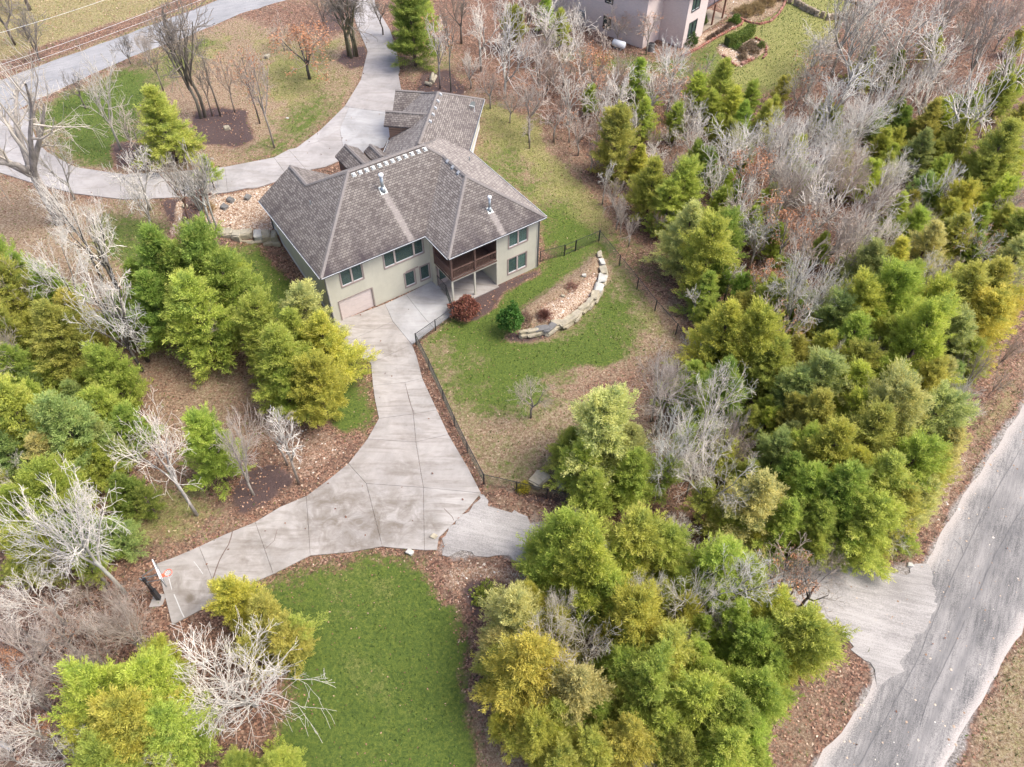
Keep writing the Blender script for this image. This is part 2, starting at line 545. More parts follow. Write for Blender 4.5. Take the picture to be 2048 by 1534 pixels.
def stone_mat(name, c, moss=.3):
    m = NT(name); P = geo_pos(m); oi = m.n('ShaderNodeObjectInfo').outputs['Random']
    n1 = m.noise(1.6, 6, P, .7, .4); n2 = m.noise(14, 4, P)
    cc = m.mix(m.mapr(n1, .3, .7), tuple(x * .62 for x in c), tuple(min(1, x * 1.2) for x in c))
    cc = m.mix(m.mapr(oi, 0, 1, 0, .3), cc, (.32, .30, .26))
    cc = m.mix(m.mapr(m.noise(2.5, 4, P), .52, .75, 0, moss), cc, (.16, .15, .05))
    m.col(cc).rough(.95); m.bump(m.math('ADD', n1, m.math('MULTIPLY', n2, .3)), .7, .06)
    return m.m

M = {}
M['ground'] = ground_material()
_sp = [(*un(px, py), r_, k_) for px, py, r_, k_ in [(700, 1050, 5, .75), (805, 1030, 3.5, .7), (640, 1010, 3, .6), (810, 930, 2.5, .4), (520, 1100, 3.5, .45), (395, 1190, 2.5, .5), (355, 1160, 1.6, .5), (790, 700, 1.8, .5), (720, 940, 2.2, .4), (860, 1060, 1.5, .35), (381, 1198, .5, .9)]]
M['concrete'] = concrete('concrete_driveway', (.335, .308, .285), .7, _sp)
M['concrete_new'] = concrete('concrete_pale', (.36, .36, .365), .25)
M['concrete_up'] = concrete('concrete_upper', (.33, .308, .30), .4)
M['road'] = road_mat('worn_asphalt', (.085, .082, .082), (.285, .265, .25), -1.02, (.08, .079, .084))
M['road_up'] = road_mat('asphalt_upper', (.19, .19, .195), (.31, .30, .30), -.45, None)
M['gravel'] = road_mat('gravel_surface', (.18, .165, .155), (.35, .325, .305), .25, None)
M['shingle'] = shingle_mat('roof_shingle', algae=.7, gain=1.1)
M['shingle_clean_lit'] = shingle_mat('roof_shingle_clean_lit', algae=.08, gain=1.5)  # little algae, plus brighter light on back and right slopes painted in
M['siding'] = siding_mat('cream_siding', (.50, .475, .385))
M['siding_plain'] = simple('painted_panel', (.50, .475, .395), .7, .06)
M['foundation'] = simple('foundation_paint', (.60, .60, .60), .8, .08)
M['trim'] = simple('taupe_trim', (.27, .215, .195), .7, .1)
M['pinktrim'] = simple('pale_taupe_frame', (.44, .36, .33), .6, .08)
M['white'] = simple('white_paint', (.72, .73, .74), .6, .05)
M['gutter'] = simple('gutter_dark', (.085, .085, .09), .5, .15)
M['garage'] = simple('garage_door_paint', (.56, .475, .44), .7, .05)
M['wood'] = simple('stained_wood', (.115, .066, .052), .75, .3, 6)
M['deckwood'] = simple('deck_boards', (.13, .075, .055), .8, .3, 8)
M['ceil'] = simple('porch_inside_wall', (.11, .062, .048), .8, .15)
M['galv'] = simple('galvanised_metal', (.33, .36, .37), .35, .12, 5, 0, .55)
M['vent'] = simple('vent_metal', (.33, .335, .34), .5, .08)
M['black'] = simple('black_metal', (.018, .018, .022), .45, .2)
M['chain'] = simple('dark_chain_link', (.045, .05, .045), .6, .2)
M['stone'] = stone_mat('limestone', (.37, .32, .23), .45)
M['darkstone'] = stone_mat('dark_stone', (.13, .125, .125), .1)
M['whitestone'] = stone_mat('white_stone', (.52, .50, .45), .15)
M['redstone'] = stone_mat('red_sandstone', (.30, .11, .07), .0)
M['blockstone'] = stone_mat('wall_block', (.30, .23, .16), .2)
M['brick_dark'] = brick_mat('brown_stone_veneer', (.16, .09, .06), (.33, .21, .14), (.25, .2, .16))
M['brick_pink'] = brick_mat('pale_pink_brick', (.58, .475, .43), (.66, .55, .50), (.56, .49, .46))
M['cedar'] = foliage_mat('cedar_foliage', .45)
M['broadleaf'] = foliage_mat('broad_leaves', .25)
M['bark'] = tint_mat('bark', .45, 2.2)
M['twig'] = tint_mat('twigs', .22, .8)
M['leaf'] = leaf_mat()
M['blade'] = blade_mat()
M['oakleaf'] = oakleaf_mat()
M['room'] = simple('dark_room', (.22, .20, .17), .9, .3)
M['warmroom'] = simple('warm_room', (.30, .10, .03), .8, .6, 9)
M['curtain'] = simple('curtain', (.78, .82, .80), .9, .1, 12)
M['orange'] = simple('orange_rim', (.75, .10, .04), .5, .05)
M['dryplant'] = simple('dry_plant', (.26, .15, .12), .9, .3, 9)
M['mulch'] = simple('mulch', (.10, .06, .055), .95, .5, 12)
M['copper'] = simple('brown_post', (.19, .085, .055), .7, .15)
M['shingle_grey'] = simple('grey_shingle', (.20, .20, .21), .9, .35, 7, .3)
M['rail_fill'] = simple('deck_baluster', (.30, .30, .34), .6, .3, 4)

def glass_mat():
    m = NT('window_glass')
    m.b.inputs['Base Color'].default_value = (.10, .15, .14, 1)
    m.b.inputs['Roughness'].default_value = .04
    tr = m.n('ShaderNodeBsdfTransparent'); tr.inputs[0].default_value = (.80, .90, .86, 1)
    mx = m.n('ShaderNodeMixShader'); mx.inputs[0].default_value = .55
    m.l(m.b.outputs[0], mx.inputs[1]); m.l(tr.outputs[0], mx.inputs[2]); m.l(mx.outputs[0], m.out.inputs['Surface'])
    return m.m
M['glass'] = glass_mat()

def board_mat():
    m = NT('backboard_clear')
    m.b.inputs['Base Color'].default_value = (.75, .78, .8, 1); m.b.inputs['Roughness'].default_value = .1
    tr = m.n('ShaderNodeBsdfTransparent')
    mx = m.n('ShaderNodeMixShader'); mx.inputs[0].default_value = .35
    m.l(m.b.outputs[0], mx.inputs[1]); m.l(tr.outputs[0], mx.inputs[2]); m.l(mx.outputs[0], m.out.inputs['Surface'])
    return m.m
M['board'] = board_mat()
exec_marker = None

# ------------------------------------------------------------------ ground sheet with painted zones
def axis(lo, hi, step, far, grow=1.35):
    a = list(np.arange(lo, hi + 1e-6, step))
    s = step; x = a[-1]; r = []
    while x < far: s *= grow; x += s; r.append(x)
    s = step; x = a[0]; l = []
    while x > -far: s *= grow; x -= s; l.append(x)
    return np.array(l[::-1] + a + r)

gx = axis(-84, 84, .34, 700)
gy = axis(4, 128, .34, 700)
GX, GY = np.meshgrid(gx, gy)
gz = ground_h(GX.ravel(), GY.ravel())
gxv, gyv = GX.ravel(), GY.ravel()
ZC = {k: np.zeros(len(gxv)) for k in ('g', 't', 'm', 'r', 'k', 'o', 'x')}   # green tan mulch gravel rock gold grit
_n1 = fbm(gxv, gyv, 5, 31) - .5
_n2 = fbm(gxv, gyv, 5, 47) - .5
_patch = fbm(gxv, gyv, 7.5, 77)
_patch2 = fbm(gxv, gyv, 3.2, 91)

def PX(pts, dz=0): return [G(px, py, dz)[:2] for px, py in pts]

def paint(poly, soft=.5, amp=1.6, world=False, **tgt):
    P = poly if world else PX(poly)
    if tgt.get('g', 0) > .3 or tgt.get('t', 0) > .3: soft *= 2.3; amp *= 1.2
    xs = [p[0] for p in P]; ys = [p[1] for p in P]
    mg = soft + amp + 1
    idx = np.nonzero((gxv > min(xs) - mg) & (gxv < max(xs) + mg) & (gyv > min(ys) - mg) & (gyv < max(ys) + mg))[0]
    x = gxv[idx] + _n1[idx] * amp * 2; y = gyv[idx] + _n2[idx] * amp * 2
    w = np.zeros(len(idx))
    offs = [(0, 0), (1, 0), (-1, 0), (0, 1), (0, -1), (.7, .7), (-.7, .7), (.7, -.7), (-.7, -.7)]
    for dx, dy in offs: w += inside(P, x + dx * soft, y + dy * soft)
    w /= len(offs)
    pat = tgt.pop('patch', None)
    if pat: w = w * np.clip((_patch[idx] * .6 + _patch2[idx] * .4 - pat[0]) / pat[1], 0, 1)
    keep = tgt.pop('keep', False)
    for k in ZC:
        if keep and k not in tgt: continue
        ZC[k][idx] = ZC[k][idx] * (1 - w) + tgt.get(k, 0.0) * w

# base: leaf litter with odd tan and green patches
ZC['t'][:] = np.clip((_patch - .5) * 1.6, 0, .4)
ZC['g'][:] = np.clip((_patch2 - .6) * 1.5, 0, .3)
# far field beyond the upper road and everything left of it
paint([(-400, 250), (-50, 170), (130, 105), (250, 62), (370, 20), (470, -30), (600, -150), (-800, -250)], .8, 1.5, t=.75, o=.55)
paint([(-50, 170), (130, 105), (250, 62), (440, -12), (440, -30), (250, 38), (130, 78), (0, 120)], .5, 1.2, patch=(.35, .2), t=.1)
paint([(0, 172), (130, 118), (250, 75), (440, -2), (440, -12), (250, 62), (130, 105), (0, 158)], .3, .5, g=.45, t=.5, o=.3)
# island inside the loop drive
paint([(62, 215), (160, 165), (270, 115), (480, 30), (580, 0), (690, 0), (712, 60), (735, 100), (735, 130), (715, 170), (690, 213), (640, 262),
       (590, 300), (450, 338), (250, 352), (150, 337), (80, 300)], .4, .3, t=.72)
paint([(70, 215), (170, 165), (300, 115), (330, 190), (300, 240), (290, 335), (150, 330), (75, 290)], 1, 1.6, g=.9, t=.5)
paint([(300, 110), (420, 60), (470, 70), (400, 150), (330, 190)], 1, 1.6, g=.65, t=.6, o=.4)
paint([(400, 335), (470, 300), (560, 245), (640, 190), (700, 160), (690, 213), (640, 262), (590, 300), (450, 338)], 1.2, 1.4, g=.85, t=.5)
paint([(420, 60), (560, 20), (690, 20), (712, 90), (640, 110), (500, 110)], 1.4, 1.6, keep=True, g=.3, o=.3)
paint([(500, 110), (640, 90), (710, 110), (700, 160), (560, 240), (500, 230)], 1.6, 1.6, g=.55, t=.8, o=.6)
paint([(480, 20), (600, 0), (700, 10), (705, 60), (600, 90), (540, 60)], 1, 1.5, t=.25, patch=(.3, .15))
paint([(330, 190), (400, 170), (470, 200), (500, 250), (400, 290), (330, 250)], 1, 1.5, t=.55, patch=(.3, .2))
paint([(395, 222), (440, 212), (492, 222), (497, 275), (460, 292), (400, 285)], .4, 1.0, m=1)
paint([(220, 285), (310, 280), (320, 330), (240, 335)], .4, .8, m=.8)
paint([(690, 95), (733, 92), (738, 130), (700, 140), (680, 120)], .4, .8, m=1)
paint([(630, 20), (690, 20), (700, 60), (640, 70)], .6, .8, m=.6)
# left lawn between the loop and the left wood
paint([(-200, 330), (0, 348), (150, 392), (330, 402), (330, 470), (300, 560), (230, 640), (120, 640), (-200, 560)], .6, 1.2, t=.85)
paint([(240, 400), (325, 402), (330, 470), (360, 490), (300, 520), (230, 560), (150, 560), (180, 470)], 1.2, 1.6, g=.8, t=.5)
paint([(190, 560), (290, 540), (330, 700), (280, 800), (200, 700)], 1.2, 2, t=.75, g=.2)
paint([(30, 380), (120, 440), (160, 520), (40, 500)], 1, 2, g=.5, t=.7, patch=(.4, .2))
# gravel bed and mulch left of the house
paint([(326, 402), (372, 396), (410, 396), (430, 420), (400, 455), (400, 475), (360, 482), (340, 440)], .25, .4, m=1)
paint([(405, 398), (455, 388), (545, 368), (562, 400), (560, 468), (400, 462), (402, 440)], .25, .5, k=1)
paint([(357, 400), (372, 402), (362, 440), (352, 472), (336, 470), (350, 430)], .2, .3, k=1)
paint([(400, 480), (556, 476), (560, 486), (400, 492)], .3, .4, m=.8)
# grass beside the left wall of the house
paint([(330, 490), (450, 490), (560, 490), (650, 620), (600, 660), (480, 640), (380, 560), (300, 520)], .6, 1, g=.95)
paint([(530, 486), (562, 480), (650, 612), (630, 640), (600, 590), (560, 540), (520, 510)], .4, .9, g=.1, t=.2)
# cluster surroundings near the driveway
paint([(640, 660), (700, 690), (748, 770), (760, 835), (735, 880), (700, 900), (640, 860), (540, 760)], .6, 1.2, g=.95)
paint([(560, 850), (650, 860), (720, 900), (690, 935), (610, 985), (540, 960), (520, 900)], .8, 1.2, t=.25, k=.42)
# left wood
paint([(330, 640), (480, 660), (560, 800), (540, 900), (440, 960), (330, 880), (300, 760)], 1.2, 2, t=.6, g=.3)
paint([(200, 1000), (310, 960), (420, 985), (490, 1015), (588, 985), (560, 1012), (500, 1045), (400, 1090), (310, 1128), (250, 1140), (190, 1110)], .8, 1.6, g=.5, t=.5, o=.2)
paint([(485, 950), (560, 935), (600, 975), (560, 995), (490, 1035), (475, 1000)], .4, .8, m=1)
# lower lawn
paint([(500, 1175), (600, 1128), (690, 1113), (800, 1098), (855, 1125), (885, 1180), (935, 1275), (960, 1330), (975, 1400), (1010, 1534), (1050, 1750),
       (480, 1750), (540, 1534), (590, 1420), (560, 1300), (480, 1230)], .5, .9, g=1)
for q in range(9):
    x0 = 560 + q * 48
    paint([(x0, 1140), (x0 + 20, 1140), (x0 + 75, 1340), (x0 + 110, 1620), (x0 + 84, 1620), (x0 + 52, 1340)], .7, 1.4, keep=True, o=(.42, .2, .5, .25, .45, .3, .2, .5, .3)[q])
paint([(500, 1175), (560, 1145), (640, 1125), (700, 1120), (640, 1170), (560, 1190)], .6, .8, g=.55, t=.55)
paint([(945, 1330), (975, 1330), (1010, 1400), (1060, 1534), (1090, 1750), (1010, 1750), (985, 1534), (960, 1420)], .5, .8, t=.95, r=.2)
# fenced yard
YARD = [(840, 690), (872, 660), (908, 632), (940, 600), (992, 570), (1073, 535), (1128, 508), (1198, 482), (1240, 532), (1310, 622), (1351, 669), (1400, 730),
        (1380, 860), (1290, 960), (1200, 1005), (1136, 1007), (1033, 983), (968, 968), (935, 905), (909, 852), (887, 801), (859, 739)]
paint(YARD, .15, .15, t=.85, g=.36)
paint([(845, 690), (905, 640), (990, 602), (1075, 545), (1125, 508), (1165, 500), (1175, 520), (1130, 545), (1065, 590), (1040, 640), (1062, 678), (1130, 680),
       (1190, 640), (1215, 570), (1250, 600), (1300, 660), (1270, 740), (1200, 770), (1130, 750), (1080, 800), (985, 800), (905, 800), (868, 770)], .9, 1.3, patch=(.20, .16), g=.97, t=.6)
paint([(870, 690), (960, 670), (1000, 720), (940, 760), (890, 750)], 1.1, 1.3, patch=(.3, .2), t=.8, g=.2)
paint([(1120, 700), (1260, 690), (1330, 740), (1260, 800), (1180, 790)], 1.3, 1.6, patch=(.35, .2), t=.7)
paint([(905, 640), (990, 600), (1075, 545), (1125, 508), (1160, 505), (1100, 560), (1040, 600), (1000, 650), (940, 690)], .5, .6, g=1)
paint([(925, 920), (990, 930), (1060, 960), (1180, 900), (1200, 960), (1050, 990), (970, 965)], .8, 1.4, patch=(.35, .2), g=.7, t=.6)
paint([(1100, 790), (1200, 760), (1300, 700), (1380, 730), (1300, 900), (1180, 870)], 1, 1.6, patch=(.3, .25), t=.35)
paint([(940, 590), (992, 570), (1075, 537), (1078, 545), (1000, 585), (990, 610), (950, 640), (915, 640)], .3, .4, m=.9)
paint(YARDBED, .3, .3, world=True, t=.8)
paint([(1072, 640), (1085, 605), (1130, 590), (1170, 560), (1195, 545), (1180, 590), (1150, 615), (1115, 640)], .3, .5, k=.95)
paint([(1015, 665), (1060, 660), (1110, 655), (1105, 672), (1050, 685), (1015, 680)], .3, .4, m=.8, t=.3)
paint([(1040, 985), (1110, 985), (1140, 1005), (1100, 1015), (1050, 1005)], .3, .6, m=1)
paint([(825, 690), (858, 745), (886, 803), (908, 853), (933, 906), (966, 970), (970, 990), (962, 985), (935, 940), (905, 870), (870, 805), (840, 745), (822, 705)], .15, .2, t=.15)
paint([(962, 985), (1040, 990), (1140, 1010), (1180, 1080), (1060, 1040), (1000, 1020)], .4, .7, t=.45)
# strip right of the house, outside the fence
paint([(950, 200), (1000, 180), (1060, 250), (1130, 330), (1190, 400), (1250, 480), (1310, 560), (1380, 660), (1350, 668), (1240, 530), (1200, 478),
       (1150, 495), (1080, 530), (1080, 440), (945, 300)], .9, 1.2, t=.75, g=.45, o=.45)
paint([(960, 240), (1010, 230), (1080, 290), (1180, 400), (1230, 470), (1150, 430), (1080, 420), (1000, 330)], 1.2, 1.8, keep=True, g=.6, o=.5)
paint([(1085, 430), (1170, 420), (1240, 490), (1300, 580), (1290, 600), (1200, 478), (1080, 520)], .8, 1.2, g=.85, t=.4)
paint([(950, 290), (1020, 280), (1110, 340), (1100, 410), (1040, 390)], 1, 1.3, g=.6, t=.7)
paint([(800, 110), (900, 80), (960, 200), (930, 200), (800, 175)], .7, 1.2, t=.7, g=.4, o=.3)
paint([(838, 150), (900, 140), (935, 175), (930, 190), (830, 185)], .4, .8, m=.75)
# neighbour's lawn
paint([(1340, 150), (1395, 95), (1440, 55), (1550, -30), (1700, -60), (1690, 40), (1660, 90), (1590, 180), (1520, 200), (1450, 180), (1380, 165)], .8, 1.2, g=.8, o=.65)
paint([(1130, 90), (1260, 112), (1360, 105), (1400, 90), (1440, 110), (1380, 165), (1250, 150), (1100, 130)], .8, 1.2, g=.6, t=.4)
paint([(1440, 90), (1470, 78), (1500, 75), (1530, 85), (1535, 100), (1500, 125), (1480, 135), (1450, 120), (1438, 105)], .2, .3, k=.8, t=.6)
paint([(1400, 70), (1460, 45), (1475, 40), (1480, 52), (1410, 88), (1365, 112), (1360, 100)], .2, .3, k=.7, t=.5)
paint([(1440, 0), (1560, -40), (1575, -20), (1560, 20), (1520, 42), (1480, 38), (1455, 22)], .3, .5, t=.9, k=.3)
# bottom right verge
paint([(2048, 1262), (1990, 1340), (1940, 1430), (1885, 1540), (1850, 1700), (2300, 1700), (2300, 900)], .5, 1.0, t=.75, o=.4, g=.25)
paint([(1740, 1290), (1745, 1370), (1690, 1440), (1620, 1540), (1560, 1700), (1400, 1700), (1480, 1500), (1560, 1400), (1650, 1280)], .8, 1.2, t=.45, m=.2)
# verge left of the right road
paint([(1990, 760), (2048, 640), (2048, 810), (1960, 945), (1900, 1035), (1850, 1130), (1740, 1140), (1800, 1080), (1870, 960), (1930, 850)], .6, 1.0, t=.5, r=.25, o=.55, g=.15)
paint([(1870, 930), (1930, 860), (1950, 880), (1900, 980), (1850, 1060), (1830, 1040)], .4, 1.0, t=.6, k=.7)
paint([(1730, 1095), (1790, 1085), (1800, 1110), (1780, 1140), (1740, 1145)], .5, .8, g=.5, o=.6, t=.4)
# soft gravel along gravel drive and road
paint([(958, 994), (1000, 1018), (1060, 1038), (1110, 1046), (1220, 1080), (1380, 1108), (1540, 1110), (1700, 1138), (1850, 1134), (1752, 1370), (1738, 1335),
       (1680, 1265), (1610, 1222), (1540, 1200), (1380, 1200), (1200, 1185), (1070, 1145), (1000, 1112), (880, 1112), (880, 1078)], .5, .8, r=1)
paint([(2048, 800), (1955, 935), (1896, 1028), (1845, 1130), (1735, 1370), (1694, 1440), (1610, 1534), (1500, 1750), (1840, 1750), (1896, 1534), (1955, 1420),
       (2006, 1328), (2060, 1240), (2300, 900), (2300, 500)], .35, .6, r=1)
paint([(880, 1112), (1040, 1118), (1075, 1150), (1060, 1180), (960, 1200), (930, 1232), (900, 1180)], .6, 1.0, k=.55, t=.3, m=.1)
paint([(925, 1155), (1000, 1158), (1010, 1180), (985, 1215), (945, 1235), (930, 1200)], .4, .6, m=.95)

ZC['g'] = np.clip(ZC['g'] * (1.02 - .75 * np.clip(_patch2 - .52, 0, .3) - .5 * np.clip(_patch - .5, 0, .3)), 0, 1)
ZC['o'] = np.clip(ZC['o'] + (ZC['g'] > .3) * np.clip(_patch - .42, 0, .3) * 1.1, 0, 1)
nx, ny = len(gx), len(gy)
ii = np.arange(nx * ny).reshape(ny, nx)
F = np.stack([ii[:-1, :-1], ii[:-1, 1:], ii[1:, 1:], ii[1:, :-1]], -1).reshape(-1, 4)
me = np_mesh('ground', np.stack([gxv, gyv, gz], 1), F, M['ground'], True)
point_attr(me, 'zone', np.stack([ZC['g'], ZC['t'], ZC['m'], ZC['r']], 1))
point_attr(me, 'zone2', np.stack([ZC['k'], ZC['o'], ZC['x'], np.ones(len(gxv))], 1))
tag(link('ground', me), kind='structure')

# fast terrain and zone lookup on the regular part of the grid
_i0 = int(np.searchsorted(gx, -84 - 1e-6)); _j0 = int(np.searchsorted(gy, 4 - 1e-6))
def lookup(arr, x, y):
    A = arr.reshape(ny, nx)
    u = np.clip((x + 84) / .34, 0, 492) + _i0; v = np.clip((y - 4) / .34, 0, 363) + _j0
    i = np.floor(u).astype(int); j = np.floor(v).astype(int); fu = u - i; fv = v - j
    return (A[j, i] * (1 - fu) + A[j, i + 1] * fu) * (1 - fv) + (A[j + 1, i] * (1 - fu) + A[j + 1, i + 1] * fu) * fv

# ------------------------------------------------------------------ paving draped on the terrain
def drape(name, P, mat, lift, thick=.12, step=1.0, parent=None, inset=0.0, rough_edge=0.0, seed=0):
    """P world xy polygon"""
    if inset:
        cx = sum(p[0] for p in P) / len(P); cy = sum(p[1] for p in P) / len(P)
        area = sum(P[i][0] * P[(i + 1) % len(P)][1] - P[(i + 1) % len(P)][0] * P[i][1] for i in range(len(P)))
        sgn = 1 if area > 0 else -1
        Q = []
        for i, p in enumerate(P):
            a = Vector(P[i - 1]); b = Vector(p); c = Vector(P[(i + 1) % len(P)])
            n1 = Vector((-(b - a).y, (b - a).x)).normalized() * sgn; n2 = Vector((-(c - b).y, (c - b).x)).normalized() * sgn
            n = (n1 + n2); n = n / max(.35, n.length_squared) * 2 if n.length > 1e-6 else n1
            Q.append((b.x + n.x * inset / 1.0 * .5, b.y + n.y * inset * .5))
        P = Q
    if rough_edge:
        Q = []
        for i in range(len(P)):
            a = P[i]; b = P[(i + 1) % len(P)]
            L = math.hypot(b[0] - a[0], b[1] - a[1]); k = max(1, int(L / .35))
            for j in range(k):
                t = j / k; x = a[0] + (b[0] - a[0]) * t; y = a[1] + (b[1] - a[1]) * t
                Q.append((x + (float(fbm(x, y, .9, seed)) - .5) * rough_edge * 2, y + (float(fbm(x, y, .9, seed + 9)) - .5) * rough_edge * 2))
        P = Q
    bm = bmesh.new()
    vs = [bm.verts.new((p[0], p[1], 0)) for p in P]
    f = bm.faces.new(vs); 
    if f.normal.z < 0 or f.calc_area() < 0: pass
    bm.normal_update()
    if bm.faces[:] and bm.faces[:][0].normal.z < 0: bmesh.ops.reverse_faces(bm, faces=bm.faces[:])
    xs = [p[0] for p in P]; ys = [p[1] for p in P]
    for k in range(math.ceil(min(xs) / step), math.floor(max(xs) / step) + 1):
        bmesh.ops.bisect_plane(bm, geom=bm.verts[:] + bm.edges[:] + bm.faces[:], plane_co=(k * step, 0, 0), plane_no=(1, 0, 0))
    for k in range(math.ceil(min(ys) / step), math.floor(max(ys) / step) + 1):
        bmesh.ops.bisect_plane(bm, geom=bm.verts[:] + bm.edges[:] + bm.faces[:], plane_co=(0, k * step, 0), plane_no=(0, 1, 0))
    co = np.array([v.co[:2] for v in bm.verts])
    z = ground_h(co[:, 0], co[:, 1])
    for v, zz in zip(bm.verts, z): v.co.z = float(zz) + lift
    ed = [e for e in bm.edges if e.is_boundary]
    r = bmesh.ops.extrude_edge_only(bm, edges=ed)
    for g in r['geom']:
        if isinstance(g, bmesh.types.BMVert): g.co.z -= thick
    me = bpy.data.meshes.new(name); bm.to_mesh(me); bm.free()
    me.materials.append(mat)
    return link(name, me, parent)

def strip(name, L, R, mat, lift, n_across=18, step=1.2):
    """road between two world polylines"""
    def resample(P, k):
        P = np.array(P); d = np.r_[0, np.cumsum(np.hypot(*np.diff(P, axis=0).T))]
        s = np.linspace(0, d[-1], k); return np.stack([np.interp(s, d, P[:, 0]), np.interp(s, d, P[:, 1])], 1)
    ln = sum(math.dist(L[i], L[i + 1]) for i in range(len(L) - 1)); k = int(ln / step)
    A = resample(L, k); B = resample(R, k)
    nA = (fbm(A[:, 0], A[:, 1], 1.2, 3) - .5)[:, None] * .5; nB = (fbm(B[:, 0], B[:, 1], 1.2, 4) - .5)[:, None] * .5
    dv = (B - A) / np.linalg.norm(B - A, axis=1)[:, None]
    A = A + dv * nA; B = B + dv * nB
    t = np.linspace(0, 1, n_across)
    P = A[:, None, :] * (1 - t)[None, :, None] + B[:, None, :] * t[None, :, None]
    x = P[..., 0].ravel(); y = P[..., 1].ravel()
    T = np.tile(t, k)
    z = ground_h(x, y) + lift - .10 * np.clip(.06 - np.minimum(T, 1 - T), 0, 1) / .06 * .4
    ii = np.arange(k * n_across).reshape(k, n_across)
    F = np.stack([ii[:-1, :-1], ii[:-1, 1:], ii[1:, 1:], ii[1:, :-1]], -1).reshape(-1, 4)
    me = np_mesh(name, np.stack([x, y, z], 1), F, mat, True)
    g = lambda c, w: np.exp(-((T - c) / w) ** 2)
    float_attr(me, 'lane', np.clip(g(.30, .10) * .75 + g(.52, .07) + g(.70, .06) * .9 + g(.84, .03) * .5, 0, 1))
    float_attr(me, 'edge', np.clip(1 - np.minimum(T, 1 - T) / .16, 0, 1))
    return tag(link(name, me), kind='structure')

W0 = lambda pts: [un(px, py, 0.0) for px, py in pts]
def ext(P, k0, k1):
    a, b = np.array(P[0]), np.array(P[1]); c, d = np.array(P[-2]), np.array(P[-1])
    return [tuple(a + (a - b) / np.linalg.norm(a - b) * k0)] + list(P) + [tuple(d + (d - c) / np.linalg.norm(d - c) * k1)]
rl = PX([(2048, 806), (1960, 940), (1900, 1032), (1845, 1135), (1790, 1250), (1742, 1370), (1700, 1440), (1622, 1534)])
rr = PX([(2185, 1050), (2120, 1150), (2048, 1258), (2000, 1335), (1960, 1410), (1925, 1470), (1890, 1534), (1850, 1610)])
strip('road', ext(rl, 60, 60)[::-1], ext(rr, 60, 60)[::-1], M['road'], .035, 24, .8)
ul = PX([(-120, 205), (0, 160), (130, 112), (250, 70), (370, 25), (437, 0), (600, -62)])
ur = PX([(-120, 280), (0, 238), (95, 190), (160, 160), (270, 110), (370, 75), (480, 28), (572, 0), (760, -62)])
strip('road', ext(ul, 60, 120), ext(ur, 60, 120), M['road_up'], .035)

gd = drape('gravel_drive', PX([(960, 992), (1000, 1019), (1060, 1040), (1110, 1048), (1220, 1083), (1380, 1108), (1540, 1112), (1700, 1140), (1800, 1143), (1855, 1128), (1872, 1165), (1878, 1205), (1850, 1250), (1822, 1300),
            (1775, 1352), (1752, 1372), (1744, 1340), (1690, 1262), (1610, 1215), (1540, 1192), (1380, 1190), (1200, 1180), (1070, 1142), (1000, 1106), (884, 1108), (879, 1080), (936, 1018)]),
           M['gravel'], .050, .05, 1.2, rough_edge=.75, seed=5)
tag(gd, kind='structure')

dv = empty('driveway', (0, 0, 0)); tag(dv, kind='structure')
SLABS = [
    [(667, 647), (770, 609), (786, 644), (718.5, 674), (680, 692)],
    [(680, 692), (718.5, 674), (786, 644), (824, 690), (742, 728), (712, 708)],
    [(770, 609), (812, 589.5), (853, 641.5), (868, 657), (824, 690), (786, 644)],
    [(812, 589.5), (862, 564), (873, 568), (906, 592), (908, 628), (868, 657), (853, 641.5)],
    [(742, 728), (824, 690), (833, 712), (845, 758), (810, 766), (746, 772)],
    [(746, 772), (810, 766), (827, 829), (758, 838), (750, 800)],
    [(810, 766), (845, 758), (874, 821), (827, 829)],
    [(758, 838), (827, 829), (832, 885), (735, 879)],
    [(827, 829), (874, 821), (897, 870), (832, 885)],
    [(735, 879), (832, 885), (847, 976), (733, 968), (697, 928)],
    [(832, 885), (897, 870), (938, 940), (962, 987), (847, 976)],
    [(847, 976), (962, 987), (936, 1018), (878, 1076), (874, 1101), (849, 1101)],
    [(733, 968), (847, 976), (849, 1101), (790, 1097), (765, 1094)],
    [(697, 928), (733, 968), (765, 1094), (700, 1105), (621, 1112), (613, 993), (655, 962)],
    [(613, 993), (621, 1112), (547, 1149), (511, 1045), (560, 1015)],
    [(511, 1045), (547, 1149), (496, 1171), (442, 1200), (399, 1094), (450, 1070)],
    [(399, 1094), (442, 1200), (345, 1251), (314, 1128), (350, 1115)],
]
for i, s in enumerate(SLABS):
    drape('concrete_slab', PX(s), M['concrete_new'] if i in (2, 3) else M['concrete'], .075, .16, 1.2, dv, inset=.022, rough_edge=0)
def ribbon(mb, pts, w, lift):
    W = [G(*p) for p in pts]
    fine = []
    for i in range(len(W) - 1):
        k = max(1, int(math.dist(W[i][:2], W[i + 1][:2]) / .5))
        for j in range(k):
            t = j / k; fine.append((W[i][0] * (1 - t) + W[i + 1][0] * t, W[i][1] * (1 - t) + W[i + 1][1] * t))
    fine.append(W[-1][:2])
    pts3 = [Vector((x + (float(fbm(x, y, .8, 5)) - .5) * .12, y + (float(fbm(x, y, .8, 8)) - .5) * .12, gh(x, y) + lift)) for x, y in fine]
    for i in range(len(pts3) - 1):
        d = (pts3[i + 1] - pts3[i]); s = Vector((-d.y, d.x, 0)).normalized() * w / 2
        mb.face([pts3[i] - s, pts3[i] + s, pts3[i + 1] + s, pts3[i + 1] - s])
mb = MB()
ribbon(mb, [(466, 1062), (458, 1090), (440, 1122), (428, 1157)], .07, .081)
ribbon(mb, [(888, 1018), (905, 1035), (908, 1042)], .04, .081)
ribbon(mb, [(555, 1060), (548, 1082), (530, 1100)], .03, .081)
ribbon(mb, [(812, 775), (818, 800), (828, 826)], .03, .081)
